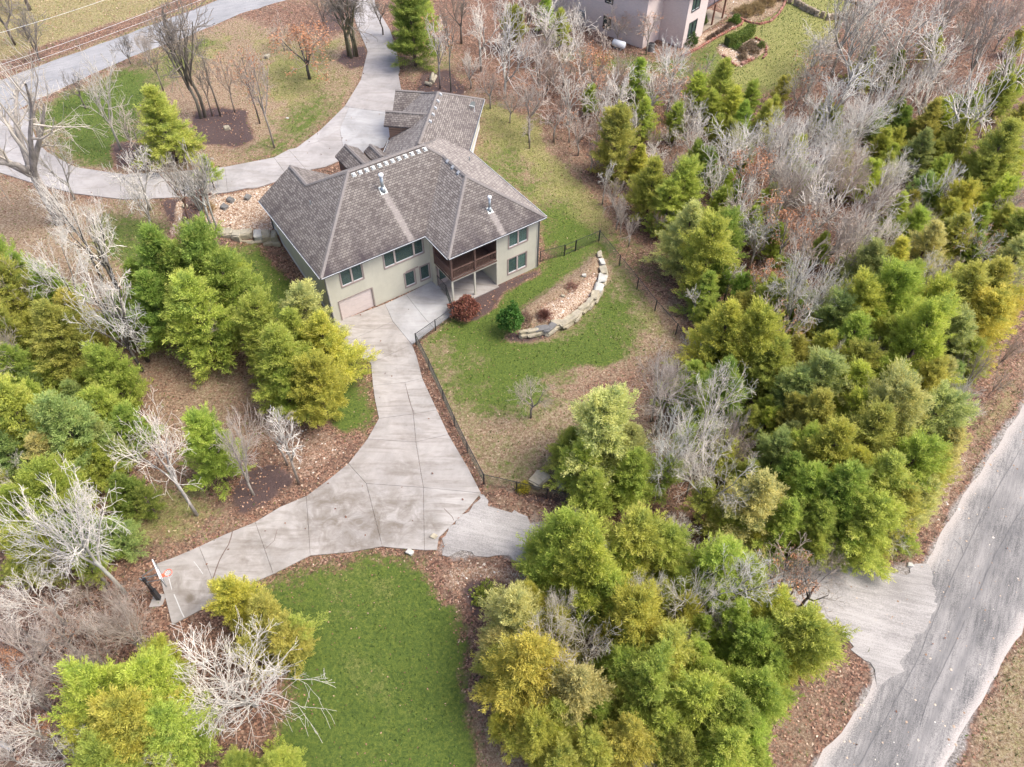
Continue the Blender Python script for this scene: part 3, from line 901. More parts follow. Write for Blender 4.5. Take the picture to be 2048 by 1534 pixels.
mb.build('crack', simple('crack_dark', (.13, .09, .075), .9), dv)
mb = MB()
ribbon(mb, [(337, 1150), (341, 1165), (345, 1180)], .05, .082)
ribbon(mb, [(350, 1190), (356, 1205), (363, 1222), (369, 1236)], .06, .082)
ribbon(mb, [(388, 1125), (398, 1137), (407, 1150)], .04, .082)
mb.build('painted_line', simple('worn_paint', (.46, .45, .43), .9, .2, 6), dv)

seams = MB()
for pts in [[(2040, 900), (1975, 1010), (1930, 1100), (1880, 1210), (1830, 1330), (1770, 1440), (1715, 1534)], [(2048, 1010), (1990, 1110), (1950, 1200)], [(1930, 1240), (1905, 1300), (1860, 1385), (1840, 1450)],
            [(1905, 1078), (1922, 1092), (1925, 1110)], [(1800, 1372), (1822, 1392)]]:
    ribbon(seams, pts, .028, .055)
tag(seams.build('road_crack', simple('tar_seam', (.13, .125, .125), .8)), kind='structure')

# basin stains on the court are part of the concrete material; upper loop drive
ud = empty('driveway', (0, 0, 0)); tag(ud, kind='structure')
USL = [
    ([(-130, 285), (-60, 262), (0, 228), (62, 216), (62, 250), (75, 285), (95, 305), (60, 365), (0, 346), (-130, 330)], 0),
    ([(95, 305), (150, 335), (250, 350), (250, 400), (150, 388), (60, 365)], 0),
    ([(250, 350), (350, 345), (450, 335), (455, 386), (330, 397), (250, 400)], 0),
    ([(450, 335), (548, 316), (573, 350), (560, 362), (520, 375), (455, 386)], 0),
    ([(548, 316), (578, 300), (614, 342), (573, 350)], 0),
    ([(578, 300), (598, 296), (640, 283), (680, 259), (690, 318), (650, 335), (614, 342)], 0),
    ([(698, 216), (795, 228), (800, 240), (786, 262), (768, 296), (690, 318), (680, 259)], 1),
    ([(590, 299), (640, 262), (690, 213), (698, 216), (680, 259), (640, 283), (598, 296), (580, 300)], 0),
    ([(690, 213), (722, 160), (797, 150), (803, 182), (797, 228), (698, 216)], 0),
    ([(722, 160), (735, 105), (733, 97), (793, 100), (800, 140), (797, 150)], 0),
    ([(733, 97), (715, 55), (703, 15), (752, 15), (780, 60), (793, 100)], 0),
    ([(703, 15), (690, -40), (740, -45), (752, 15)], 0),
    ([(690, -40), (680, -120), (732, -120), (740, -45)], 0),
]
for s, k in USL:
    drape('concrete_slab', PX(s), M['concrete_new'] if k else M['concrete_up'], .075, .16, 1.5, ud, inset=.022)

# ------------------------------------------------------------------ the house
HB = (OX, OY, 0.0)
house = empty('house', HB, PHI)
tag(house, 'two storey cream house with brown shingle hip roofs, corner balcony and basement garage door', 'house')

def onplane_local(px, py, p0, nrm):
    """photo pixel -> point on a plane given in house coordinates"""
    r = ray(px, py)
    A = w2loc(r[0] + OX, r[1] + OY); d = Vector((A[0], A[1], r[2]))
    C = w2loc(0, 0); o = Vector((C[0], C[1], CAM_H))
    n = Vector(nrm); t = (Vector(p0) - o).dot(n) / d.dot(n)
    return o + d * t

PITCH_R = .65
wd = Vector((.668, .744, 0)); wq = Vector((-.744, .668, 0))     # garage wing: along, across
def wp(al, q, z): v = wd * al + wq * q; return (v.x, v.y, z)

def roof_plane(P, down, name='roof', mat=None, parent=house, th=.16, u0=0.0, v0=None):
    """P top polygon, down = horizontal downslope direction (unit). UV in metres on the slope."""
    down = Vector(down).normalized(); k = len(P)
    if v0 is None: zmin = min(p[2] for p in P)
    else: zmin = v0
    cen = sum((Vector(p) for p in P), Vector()) / k
    e = down.cross(Vector((0, 0, 1)))
    mb = MB(); mb.slab(P, th)
    me = mb.mesh(name, mat or M['shingle'])
    # make the top face look up
    if me.polygons[0].normal.z < 0:
        me.flip_normals()
    uvl = me.uv_layers.new(name='UV')
    sl = math.sqrt(1 + PITCH_R ** 2) / PITCH_R
    for lp in me.loops:
        co = me.vertices[lp.vertex_index].co
        uvl.data[lp.index].uv = (co.dot(e) + u0, (co.z - zmin) * sl)
    return link(name, me, parent)

Z1, ZR = 5.8, 9.83
AL = (-3.85, 5.73, ZR); RE = (3.35, 5.73, ZR); AR = (4.48, .82, 9.03); VV = (4.48, 4.48, 9.02)
B_ = (-10.04, -.46, Z1); C_ = (-.46, -.46, Z1); D_ = (-.46, -4.09, Z1); E_ = (9.42, -4.09, Z1)
G1 = (-6.6, 8.48, 8.04); G2 = (-6.6, 11.93, 8.04)
roofp = []
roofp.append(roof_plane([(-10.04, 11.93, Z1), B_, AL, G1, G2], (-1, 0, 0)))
# zinc washed streaks below the two flues
pl_f = ((0, -.46, Z1), (0, -PITCH_R, 1)); pl_r = ((0, -4.09, Z1), (0, -PITCH_R, 1))
fl1 = onplane_local(766, 380.6, *pl_f); fl2 = onplane_local(979.5, 421, *pl_r)
sl_ = math.sqrt(1 + PITCH_R ** 2) / PITCH_R
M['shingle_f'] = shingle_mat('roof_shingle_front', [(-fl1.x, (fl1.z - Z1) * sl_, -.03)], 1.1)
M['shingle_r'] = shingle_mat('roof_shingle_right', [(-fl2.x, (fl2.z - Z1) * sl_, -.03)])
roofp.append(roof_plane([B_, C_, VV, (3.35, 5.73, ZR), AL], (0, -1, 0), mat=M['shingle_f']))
M['shingle_l'] = shingle_mat('roof_shingle_inner', algae=.25, gain=1.25)  # less algae, and this slope's brighter light painted into the colour
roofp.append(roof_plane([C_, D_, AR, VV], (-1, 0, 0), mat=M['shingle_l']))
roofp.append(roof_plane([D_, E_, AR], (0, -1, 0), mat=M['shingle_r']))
roofp.append(roof_plane([E_, (9.42, 8.6, Z1), (9.42, 11.93, Z1), RE, VV, AR], (1, 0, 0), mat=M['shingle_clean_lit']))
roofp.append(roof_plane([(9.42, 11.93, Z1), (-3.16, 11.93, Z1), G1, AL, RE], (0, 1, 0), mat=M['shingle_clean_lit']))
roofp.append(roof_plane([G1, G2, (-3.16, 11.93, Z1)], (1, 0, 0)))
# garage wing
ZW = 8.35
roofp.append(roof_plane([wp(9.5, 6.33, Z1), wp(8.6, 2.4, ZW), wp(18.1, 2.4, ZW), wp(22, 6.33, Z1)], wq, mat=M['shingle_clean_lit']))
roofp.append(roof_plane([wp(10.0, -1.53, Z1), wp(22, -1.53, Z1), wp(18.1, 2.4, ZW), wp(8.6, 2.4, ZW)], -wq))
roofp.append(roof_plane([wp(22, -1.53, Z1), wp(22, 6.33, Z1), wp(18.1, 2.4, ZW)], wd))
# gable over the far garage door and the raised gable beside it
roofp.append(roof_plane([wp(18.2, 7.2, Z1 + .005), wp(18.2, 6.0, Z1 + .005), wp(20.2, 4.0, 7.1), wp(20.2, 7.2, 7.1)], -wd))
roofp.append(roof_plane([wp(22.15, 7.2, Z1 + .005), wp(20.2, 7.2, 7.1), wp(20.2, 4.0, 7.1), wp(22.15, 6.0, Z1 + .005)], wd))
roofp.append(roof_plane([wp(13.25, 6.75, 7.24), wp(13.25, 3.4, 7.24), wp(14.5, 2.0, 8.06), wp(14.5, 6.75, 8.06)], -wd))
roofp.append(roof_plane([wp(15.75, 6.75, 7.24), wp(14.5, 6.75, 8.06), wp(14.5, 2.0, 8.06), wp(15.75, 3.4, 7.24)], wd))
# entry gables on the back
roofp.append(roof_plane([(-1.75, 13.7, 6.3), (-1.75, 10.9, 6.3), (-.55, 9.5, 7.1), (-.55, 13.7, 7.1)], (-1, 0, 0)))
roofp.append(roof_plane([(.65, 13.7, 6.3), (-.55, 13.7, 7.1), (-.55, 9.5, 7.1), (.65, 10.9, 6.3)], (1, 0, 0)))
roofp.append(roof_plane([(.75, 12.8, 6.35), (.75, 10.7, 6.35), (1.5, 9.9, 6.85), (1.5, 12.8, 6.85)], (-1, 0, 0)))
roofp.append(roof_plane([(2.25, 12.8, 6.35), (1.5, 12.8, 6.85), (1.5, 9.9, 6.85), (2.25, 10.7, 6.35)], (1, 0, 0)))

def ridge(p, q, w=.34, name='ridge_cap', parent=None):
    p = Vector(p); q = Vector(q); L = (q - p).length; n = int(L / .24); mb = MB()
    d = (q - p) / L; s = d.cross(Vector((0, 0, 1))).normalized()
    for i in range(n):
        a = p + d * (L * i / n); b = p + d * (L * (i + 1.12) / n)
        up0, up1 = .055, .035
        dz = w / 2 * .42
        A = [a + s * w / 2 + Vector((0, 0, up0 - dz)), a + Vector((0, 0, up0 + .02)), a - s * w / 2 + Vector((0, 0, up0 - dz))]
        B = [b + s * w / 2 + Vector((0, 0, up1 - dz)), b + Vector((0, 0, up1 + .02)), b - s * w / 2 + Vector((0, 0, up1 - dz))]
        n0 = len(mb.v); mb.v += [tuple(x) for x in A + B]
        mb.f += [(n0, n0 + 1, n0 + 4, n0 + 3), (n0 + 1, n0 + 2, n0 + 5, n0 + 4)]
    return mb.build(name, M['cap'], parent or roofp[1])
M['cap'] = simple('ridge_shingle', (.19, .168, .155), .95, .2, 8)
for i, (p, q) in enumerate([(AL, B_), (AL, RE), (RE, VV), (AR, VV), (AR, D_), (AR, E_), (AL, G1), (G2, G1), (RE, (9.42, 11.93, Z1)),
             (wp(8.8, 2.4, ZW), wp(18.1, 2.4, ZW)), (wp(18.1, 2.4, ZW), wp(22, -1.53, Z1)), (wp(18.1, 2.4, ZW), wp(22, 6.33, Z1)),
             (wp(20.2, 4.2, 7.1), wp(20.2, 7.2, 7.1)), (wp(14.5, 2.4, 8.06), wp(14.5, 6.75, 8.06)), ((-.55, 9.9, 7.1), (-.55, 13.7, 7.1)), ((1.5, 10.4, 6.85), (1.5, 12.8, 6.85))]):
    if i == 8: q = (6.0, 8.45, 8.02)
    ridge(p, q)
# valley lines
# square roof vents
def plane_of(p0, nrm): return (p0, nrm)
def roof_vent(p, down):
    down = Vector(down).normalized(); e = down.cross(Vector((0, 0, 1)))
    sl = (down + Vector((0, 0, -PITCH_R))).normalized(); nn = e.cross(sl); 
    if nn.z < 0: nn = -nn
    p = Vector(p); mb = MB()
    a, b = .14, .15
    P = [p - e * a - sl * b, p + e * a - sl * b, p + e * a + sl * b, p - e * a + sl * b]
    if (P[1] - P[0]).cross(P[2] - P[1]).z < 0: P = P[::-1]
    mb.quadbox([q - nn * .02 for q in P] + [q + nn * .12 + (q - p) * -.12 for q in P])
    o = mb.build('roof_vent', M['vent'], house)
    mb = MB()
    mb.quadbox([p + (q - p) * 1.2 + nn * .004 for q in P] + [p + (q - p) * 1.2 + nn * .016 for q in P])
    mb.build('flashing', M['galv'], o)
for k in range(12):
    t = k / 11; px = 707.5 + (850 - 707.5) * t; py = 349.5 + (298.5 - 349.5) * t
    roof_vent(onplane_local(px, py, *pl_f), (0, -1, 0))
pl_l = ((-.46, 0, Z1), (-PITCH_R, 0, 1))
for px, py in [(895.6, 323), (906.3, 334.5), (917.6, 345.5)]: roof_vent(onplane_local(px, py, *pl_l), (-1, 0, 0))
pw = wp(0, 2.4, ZW); nw = tuple(-wq * PITCH_R + Vector((0, 0, 1)))
pl_w = (pw, nw)
for px, py in [(880.6, 189), (875.3, 202.3), (870, 216), (865.6, 229), (859.7, 243)]: roof_vent(onplane_local(px, py, *pl_w), -wq)
# flue pipes with caps
def flue(p, h, r, name='flue_pipe'):
    p = Vector(p); mb = MB(); mb.tube([p + Vector((0, 0, -.1)), p + Vector((0, 0, h))], r, 12)
    o = mb.build(name, M['galv'], house, True)
    mb = MB(); mb.tube([p + Vector((0, 0, h)), p + Vector((0, 0, h + .05)), p + Vector((0, 0, h + .22)), p + Vector((0, 0, h + .26))], [r * 1.2, r * 1.6, r * 1.6, r * .6], 12)
    mb.build('flue_cap', M['white'], o, True)
    mb = MB(); mb.tube([p + Vector((0, 0, -.15)), p + Vector((0, 0, .35))], [r * 2.2, r * 1.25], 10)
    mb.build('flue_boot', M['galv'], o, True)
    mb = MB(); s = r * 2.2
    mb.quadbox([p + Vector((x, y, PITCH_R * y + z)) for z in (-.02, .03) for x, y in ((-s, -s), (s, -s), (s, s), (-s, s))])
    mb.build('flashing', M['galv'], o)
flue(fl1, 1.35, .13); flue(fl2, 1.2, .10)
for px, py, pl in [(621.5, 408.8, ((-10.04, 0, Z1), (-PITCH_R, 0, 1))), (939.3, 321, ((9.42, 0, Z1), (PITCH_R, 0, 1)))]:
    p = onplane_local(px, py, *pl); mb = MB(); mb.tube([p, p + Vector((0, 0, .35))], .05, 8); mb.build('plumbing_vent', M['galv'], house)
# small satellite mast on the garage wing
p = onplane_local(949, 224, *pl_w); mb = MB()
mb.tube([p, p + Vector((0, 0, .6)), p + Vector((-.5, .2, .8))], .03, 6); mast = mb.build('antenna_mast', M['white'], house)
mb = MB()
for k in range(8):
    a0, a1 = k * math.pi / 4, (k + 1) * math.pi / 4
    c = p + Vector((-.1, .1, .75))
    f = lambda r, a: c + Vector((.35 * r * math.cos(a), .05 * r * r, .35 * r * math.sin(a)))
    mb.face([c, f(1, a0), f(1, a1)])
mb.build('dish', M['galv'], mast)

# walls -------------------------------------------------------------
def wall(p0, p1, z0, z1, openings=(), mat=None, name='wall', th=.16, parent=house, out=None):
    """vertical wall from p0 to p1 (local xy), openings (s0,s1,z0,z1) measured along it; outward = right of p0->p1"""
    p0 = Vector((*p0, 0)); p1 = Vector((*p1, 0)); d = (p1 - p0); L = d.length; d /= L
    n = Vector((d.y, -d.x, 0))
    S = sorted({0, L} | {s for o in openings for s in o[:2]}); Zs = sorted({z0, z1} | {z for o in openings for z in o[2:4]})
    mb = MB()
    for i in range(len(S) - 1):
        for j in range(len(Zs) - 1):
            sc, zc = (S[i] + S[i + 1]) / 2, (Zs[j] + Zs[j + 1]) / 2
            if any(o[0] < sc < o[1] and o[2] < zc < o[3] for o in openings): continue
            a = p0 + d * S[i]; b = p0 + d * S[i + 1]; zl, zh = Zs[j], Zs[j + 1]
            mb.face([a + Vector((0, 0, zl)), b + Vector((0, 0, zl)), b + Vector((0, 0, zh)), a + Vector((0, 0, zh))])
    for o in openings:      # reveals
        a = p0 + d * o[0]; b = p0 + d * o[1]; i_ = -n * th
        for q0, q1 in (((a, o[2]), (b, o[2])), ((b, o[2]), (b, o[3])), ((b, o[3]), (a, o[3])), ((a, o[3]), (a, o[2]))):
            v0 = q0[0] + Vector((0, 0, q0[1])); v1 = q1[0] + Vector((0, 0, q1[1]))
            mb.face([v0, v0 + i_, v1 + i_, v1])
    return mb.build(name, mat or M['siding'], parent)

def window(p0, p1, s0, s1, z0, z1, splits=(.5,), curtains=(), room=None, trim=.10, parent=house, frame=None, trimm=None):
    p0 = Vector((*p0, 0)); p1 = Vector((*p1, 0)); d = (p1 - p0).normalized(); n = Vector((d.y, -d.x, 0))
    def bx(mb, a0, a1, b0, b1, c0, c1):
        P = [p0 + d * a + n * b + Vector((0, 0, c)) for c in (c0, c1) for a, b in ((a0, b0), (a1, b0), (a1, b1), (a0, b1))]
        mb.quadbox(P)
    w = MB(); t = trim
    bx(w, s0 - t, s0, .003, .035, z0 - t, z1 + t); bx(w, s1, s1 + t, .003, .035, z0 - t, z1 + t)
    bx(w, s0, s1, .003, .035, z1, z1 + t); bx(w, s0, s1, .003, .05, z0 - t, z0)
    W = w.build('window', trimm or M['trim'], parent)
    f = MB(); e = .055
    xs = [s0] + [s0 + (s1 - s0) * k for k in splits] + [s1]
    bx(f, s0, s0 + e, -.06, -.005, z0, z1); bx(f, s1 - e, s1, -.06, -.005, z0, z1)
    bx(f, s0 + e, s1 - e, -.06, -.005, z1 - e, z1); bx(f, s0 + e, s1 - e, -.06, .0, z0, z0 + e)
    for x in xs[1:-1]: bx(f, x - .075, x + .075, -.06, .02, z0 + e, z1 - e)
    f.build('window_frame', frame or M['pinktrim'], W)
    s = MB(); bx(s, s0 + e, s1 - e, -.055, -.012, z0 + e, z0 + e + .04); s.build('sill', M['white'], W)
    for i in range(len(xs) - 1):
        g = MB(); a0 = xs[i] + (e if i == 0 else .075); a1 = xs[i + 1] - (e if i == len(xs) - 2 else .075)
        bx(g, a0, a1, -.042, -.036, z0 + e + .04, z1 - e); g.build('pane', M['glass'], W)
        if i in curtains:
            c = MB(); k = 9
            for q in range(k):
                u0 = a0 + (a1 - a0) * q / k; u1 = a0 + (a1 - a0) * (q + 1) / k
                o0 = -.075 - .03 * (q % 2); o1 = -.075 - .03 * ((q + 1) % 2)
                c.face([p0 + d * u0 + n * o0 + Vector((0, 0, z0)), p0 + d * u1 + n * o1 + Vector((0, 0, z0)),
                        p0 + d * u1 + n * o1 + Vector((0, 0, z1)), p0 + d * u0 + n * o0 + Vector((0, 0, z1))])
            c.build('curtain', M['curtain'], W)
    r = MB()
    A = [p0 + d * a + n * b for a, b in ((s0, -.161), (s1, -.161), (s1, -1.2), (s0, -1.2))]
    zb, zt = z0, z1
    lo = [q + Vector((0, 0, zb)) for q in A]; hi = [q + Vector((0, 0, zt)) for q in A]
    r.face(lo); r.face(hi[::-1]); r.face([lo[2], lo[3], hi[3], hi[2]]); r.face([lo[1], lo[2], hi[2], hi[1]]); r.face([lo[3], lo[0], hi[0], hi[3]])
    r.build('room', room or M['room'], W)
    return W

ZT = 5.66
FL = (-9.58, 0); F1 = (0, 0)
o_up = [(1.28, 3.22, 3.66, 5.26), (5.26, 9.0, 3.72, 5.27)]
o_lo = [(.70, 3.76, .02, 2.26), (6.96, 7.92, .72, 2.28), (8.50, 9.38, .72, 2.28)]
wall(FL, F1, -.4, ZT, o_up + o_lo)
window(FL, F1, *o_up[0], splits=(.5,), curtains=())
window(FL, F1, *o_up[1], splits=(.27, .76), room=M['warmroom'])
window(FL, F1, *o_lo[1], splits=())
window(FL, F1, *o_lo[2], splits=())
mb = MB(); mb.box(-2.62 + .17, -1.08 - .17, -.035, -.003, 2.37, 2.50); mb.build('window_head_trim', M['trim'], house)
# garage door
gdm = MB(); gdm.box(-8.88, -5.82, .10, .14, .02, 2.26); gdo = gdm.build('garage_door', M['garage'], house)
for k in range(4):
    q = MB(); q.box(-8.84, -5.86, .075, .098, .05 + k * .55, .05 + k * .55 + .53); q.build('door_panel', M['garage'], gdo)
mb = MB(); mb.box(-5.82, -5.72, -.03, -.003, .0, 2.34); mb.box(-8.98, -8.88, -.03, -.003, 0, 2.34); mb.box(-8.88, -5.82, -.03, -.003, 2.262, 2.34); mb.build('door_frame', M['trim'], gdo)
# corner boards
for u0, u1 in ((-9.60, -9.46), (-.13, -.003)):
    cb = MB(); cb.box(u0, u1, -.022, -.003, -.3, ZT); cb.build('corner_board', M['siding_plain'], house)
# left wall, with painted foundation following the slope
lw = wall((-9.58, 11.5), FL, -.4, ZT, ())
fb = MB()
for i in range(12):
    b0, b1 = 11.5 * i / 12, 11.5 * (i + 1) / 12
    x0, y0 = loc2w(-9.6, b0); x1, y1 = loc2w(-9.6, b1)
    z0, z1 = gh(x0, y0), gh(x1, y1)
    fb.quadbox([(-9.60, b0, z0 - .3), (-9.583, b0, z0 - .3), (-9.583, b1, z1 - .3), (-9.60, b1, z1 - .3),
                (-9.60, b0, z0 + .42), (-9.583, b0, z0 + .42), (-9.583, b1, z1 + .42), (-9.60, b1, z1 + .42)])
fb.build('foundation', M['foundation'], house)
# back, wing and gable walls
wall((2.4, 11.5), (-9.58, 11.5), 1.5, ZT)
wall((8.96, -3.62), (8.96, 8.6), -.4, ZT)
W = lambda al, q: wp(al, q, 0)[:2]
wall(W(12.0, -1.08), W(21.55, -1.08), 1.0, ZT)
wall(W(21.55, -1.08), W(21.55, 5.9), 1.0, ZT)
wall(W(21.55, 5.9), W(10.5, 5.9), 1.0, ZT, mat=M['brick_dark'], name='stone_veneer')
fb = MB(); fb.slab([wp(12.6, -1.10, 3.15), wp(21.5, -1.10, 3.15), wp(21.5, -1.10, 1.5), wp(12.6, -1.10, 1.5)], .018, -wq * -1)
fb.build('foundation', M['foundation'], house)
mb = MB()
mb.quadbox([wp(13.45, 5.0, 2), wp(15.55, 5.0, 2), wp(15.55, 6.35, 2), wp(13.45, 6.35, 2), wp(13.45, 3.0, 7.10), wp(15.55, 3.0, 7.10), wp(15.55, 6.35, 7.10), wp(13.45, 6.35, 7.10)])
mb.face([wp(13.45, 6.351, 7.1), wp(15.55, 6.351, 7.1), wp(14.5, 6.351, 7.85)])
mb.build('gable_wall', M['brick_dark'], house)
mb = MB(); mb.slab([wp(18.4, 6.95, 2), wp(22, 6.95, 2), wp(22, 6.95, 5.75), wp(20.2, 6.95, 6.9), wp(18.4, 6.95, 5.75)], .12, -wq); mb.build('gable_wall', M['brick_dark'], house)
mb = MB(); mb.slab([(-9.6, 11.6, 5.6), (-6.6, 11.6, 7.75), (-3.6, 11.6, 5.6)], .1, (0, -1, 0)); mb.build('gable_wall', M['siding_plain'], house)
mb = MB()
mb.box(-1.55, -1.4, 12.9, 13.3, 2.5, 6.2); mb.box(.3, .45, 12.9, 13.3, 2.5, 6.2); mb.box(-1.5, .4, 11.6, 11.7, 2.5, 6.2)
mb.face([(-1.5, 13.4, 6.2), (.4, 13.4, 6.2), (-.55, 13.4, 6.85)]); mb.build('entry_porch', M['brick_dark'], house)
mb = MB(); mb.box(-1.6, -1.5, 11.5, 13.4, 5.0, 6.22); mb.box(.85, 2.15, 11.51, 12.6, 2.5, 6.28); mb.build('entry_wall', M['ceil'], house)

# front right block with balcony
P1 = (0, -3.62); P2 = (4.55, -3.62); P3 = (8.96, -3.62)
orr = [(1.30, 3.26, 3.66, 5.36), (1.24, 3.20, .72, 2.38)]
wall(P2, P3, -.4, ZT, orr)
window(P2, P3, *orr[0], splits=(.5,), curtains=(0, 1))
window(P2, P3, *orr[1], splits=(.5,), curtains=(1,))
for u0, u1 in ((4.55, 4.69), (8.84, 8.985)):
    mb = MB(); mb.box(u0, u1, -3.642, -3.623, -.3, ZT); mb.build('corner_board', M['siding_plain'], house)
wall((0, 0), (0, -.82), -.4, ZT)
BB = -.7
wall((0.0, BB), (4.55, BB), -.1, 2.72, [(.25, 1.25, .05, 2.12)], name='porch_wall')
wall((4.55, BB), (4.55, -3.62), -.1, 2.72, name='porch_side_wall')
wall((0.0, BB), (4.55, BB), 2.98, ZT, [(1.9, 3.7, 3.0, 5.05)], mat=M['ceil'], name='balcony_wall')
wall((4.55, BB), (4.55, -3.62), 2.98, ZT, mat=M['ceil'], name='balcony_side_wall')
window((0, BB), (4.55, BB), 1.9, 3.7, 3.02, 5.05, splits=(.5,), trimm=M['wood'], frame=M['wood'])
mb = MB(); mb.box(.02, 4.53, -3.6, BB - .02, 5.5, 5.56); mb.build('balcony_ceiling', M['ceil'], house)
# porch door
mb = MB(); mb.box(.25, 1.25, BB + .05, BB + .09, .05, 2.12); dr = mb.build('door', M['pinktrim'], house)
mb = MB(); mb.box(.43, 1.07, BB + .035, BB + .049, .55, 1.92); mb.build('pane', M['glass'], dr)
mb = MB(); mb.box(1.10, 1.16, BB + .0, BB + .048, .98, 1.06); mb.build('handle', M['black'], dr)
mb = MB(); mb.box(.15, .25, BB - .03, BB - .003, .0, 2.22); mb.box(1.25, 1.35, BB - .03, BB - .003, .0, 2.22); mb.box(.25, 1.25, BB - .03, BB - .003, 2.122, 2.22); mb.build('door_frame', M['trim'], dr)
# balcony floor, beam and railing
mb = MB(); mb.box(-.02, 4.56, -3.66, -3.52, 2.66, 2.93); mb.box(-.02, .12, -3.52, -.82, 2.66, 2.93); mb.build('beam', M['siding_plain'], house)
bal = MB()
bal.box(-.10, 4.54, -3.74, -3.662, 2.86, 3.0); bal.box(-.10, -.022, -3.662, -.82, 2.86, 3.0)
balo = bal.build('balcony', M['wood'], house)
for k in range(22):
    x0 = .125 + k * .20
    q = MB(); q.box(x0, min(x0 + .19, 4.53), -3.5, BB - .01, 2.935, 2.975); q.build('deck_board', M['deckwood'], balo)
rl_ = MB()
for z in (3.10, 3.88): 
    rl_.box(-.06, 4.5, -3.70, -3.63, z, z + .07); rl_.box(-.06, .01, -3.63, -.84, z, z + .07)
rl_.box(-.09, 4.5, -3.74, -3.60, 3.952, 3.99); rl_.box(-.09, .04, -3.60, -.84, 3.952, 3.99)
rl_.build('railing', M['wood'], balo)
bme = MB().box(-.02, .02, -.02, .02, 3.17, 3.88).mesh('baluster', M['wood'])
for k in range(30):
    x = .08 + k * .15
    if abs(x - 2.3) < .08: continue
    link('baluster', bme, balo, (x, -3.665, 0))
for k in range(18): link('baluster', bme, balo, (-.025, -3.50 + k * .15, 0))
for x in (-.02, 2.3):
    mb = MB(); mb.box(x - .08, x + .08, -3.75, -3.59, 2.9, 5.62); mb.build('post', M['wood'], balo)
mb = MB(); mb.box(-.09, .05, -.98, -.83, 2.9, 5.62); mb.build('post', M['wood'], balo)
for x in (.02, 2.28):
    mb = MB(); mb.box(x - .075, x + .075, -3.66, -3.52, -.05, 2.66); mb.build('porch_column', M['siding_plain'], house)
# porch slab
mb = MB(); mb.box(0.02, 4.6, -3.95, BB, -.2, .09); mb.build('porch_slab', M['concrete'], house)

# gutters and downspouts
def gutter(p, q, outv):
    p = Vector(p); q = Vector(q); o = Vector(outv) * .05
    mb = MB(); mb.beam(p + o + Vector((0, 0, -.09)), q + o + Vector((0, 0, -.09)), .11, .12); g = mb.build('gutter', M['gutter'], house)
    mb = MB(); mb.beam(p + o * 2.35 + Vector((0, 0, -.035)), q + o * 2.35 + Vector((0, 0, -.035)), .02, .03); mb.build('gutter_lip', M['white'], g)
gutter(B_, C_, (0, -1, 0)); gutter(D_, E_, (0, -1, 0)); gutter(D_, C_, (-1, 0, 0)); gutter((-10.04, 11.93, Z1), B_, (-1, 0, 0))
gutter(E_, (9.42, 8.2, Z1), (1, 0, 0)); gutter(wp(12.4, -1.53, Z1), wp(22, -1.53, Z1), -wq); gutter(wp(13.2, 6.33, Z1), wp(10.35, 6.33, Z1), wq)
for x, y in ((-9.66, -.03), (9.02, -3.68), (-9.66, 11.2)):
    mb = MB(); mb.beam((x, y, gh(*loc2w(x, y)) + .1), (x, y, Z1 - .1), .08, .09, (1, 0, 0)); mb.build('downspout', M['gutter'], house)
p = wp(12.9, -1.16, 0); mb = MB(); mb.beam((p[0], p[1], 2.4), (p[0], p[1], Z1 - .1), .08, .09, (1, 0, 0)); mb.build('downspout', M['gutter'], house)
# soffit
mb = MB(); mb.box(-9.95, -.5, -.4, .3, 5.60, 5.64); mb.box(-9.95, -9.3, .3, 11.8, 5.60, 5.64); mb.box(-.4, .3, -4.0, -.41, 5.60, 5.64); mb.box(.3, 9.35, -4.0, -3.3, 5.60, 5.64); mb.box(8.7, 9.35, -3.3, 8.4, 5.60, 5.64)
mb.build('soffit', M['siding_plain'], house)

# ------------------------------------------------------------------ neighbour's house
nb0 = (15.2, 90.8)
nz = gh(14, 92)
nh = empty('house', (nb0[0], nb0[1], nz), math.radians(50))
tag(nh, "pale pink brick house with dark framed windows and rear deck beyond the wood", 'house')
# local: x along the 50 degree direction, y = to the left/back
NH = 6.3
pts = [(0, 11), (0, 0), (3.5, 0), (3.5, -3.4), (8.0, -3.4)]
walls_n = [((0, 14), (0, 0)), ((0, 0), (3.5, 0)), ((3.5, 0), (3.5, -3.4)), ((3.5, -3.4), (8.2, -3.4)), ((8.2, -3.4), (8.2, 6))]
ops = [[(8.1, 9.1, 3.9, 5.6), (8.1, 9.1, .8, 2.2)], [], [], [(.9, 2.6, 3.9, 5.5), (1.0, 2.7, .7, 2.5)], []]
for (a, b), op in zip(walls_n, ops):
    wall(a, b, -.8, NH, op, mat=M['brick_pink'], parent=nh)
    for o in op: window(a, b, *o, splits=(.5,), parent=nh, trimm=M['black'], frame=M['black'], trim=.09)
mb = MB()
NE = NH + .02
mb.slab([(-.5, 14.5, NE), (-.5, -.5, NE), (4, 4, NE + 2.9), (4, 14.5, NE + 2.9)], .15)
mb.slab([(-.5, -.5, NE), (3.0, -.5, NE), (4, 1.0, NE + 1), (4, 4, NE + 2.9)], .15)
mb.slab([(3.0, -.5, NE), (3.0, -3.9, NE), (5.9, -1.0, NE + 2), (5.9, 4, NE + 2)], .15)
mb.slab([(3.0, -3.9, NE), (8.7, -3.9, NE), (5.9, -1.0, NE + 2)], .15)
mb.slab([(8.7, -3.9, NE), (8.7, 8, NE), (5.9, 8, NE + 2), (5.9, -1.0, NE + 2)], .15)
mb.slab([(4, 4, NE + 2.9), (4, 14.5, NE + 2.9), (8.7, 14.5, NE), (8.7, 4, NE)], .15)
mb.build('roof', M['shingle_grey'], nh)
mb = MB()
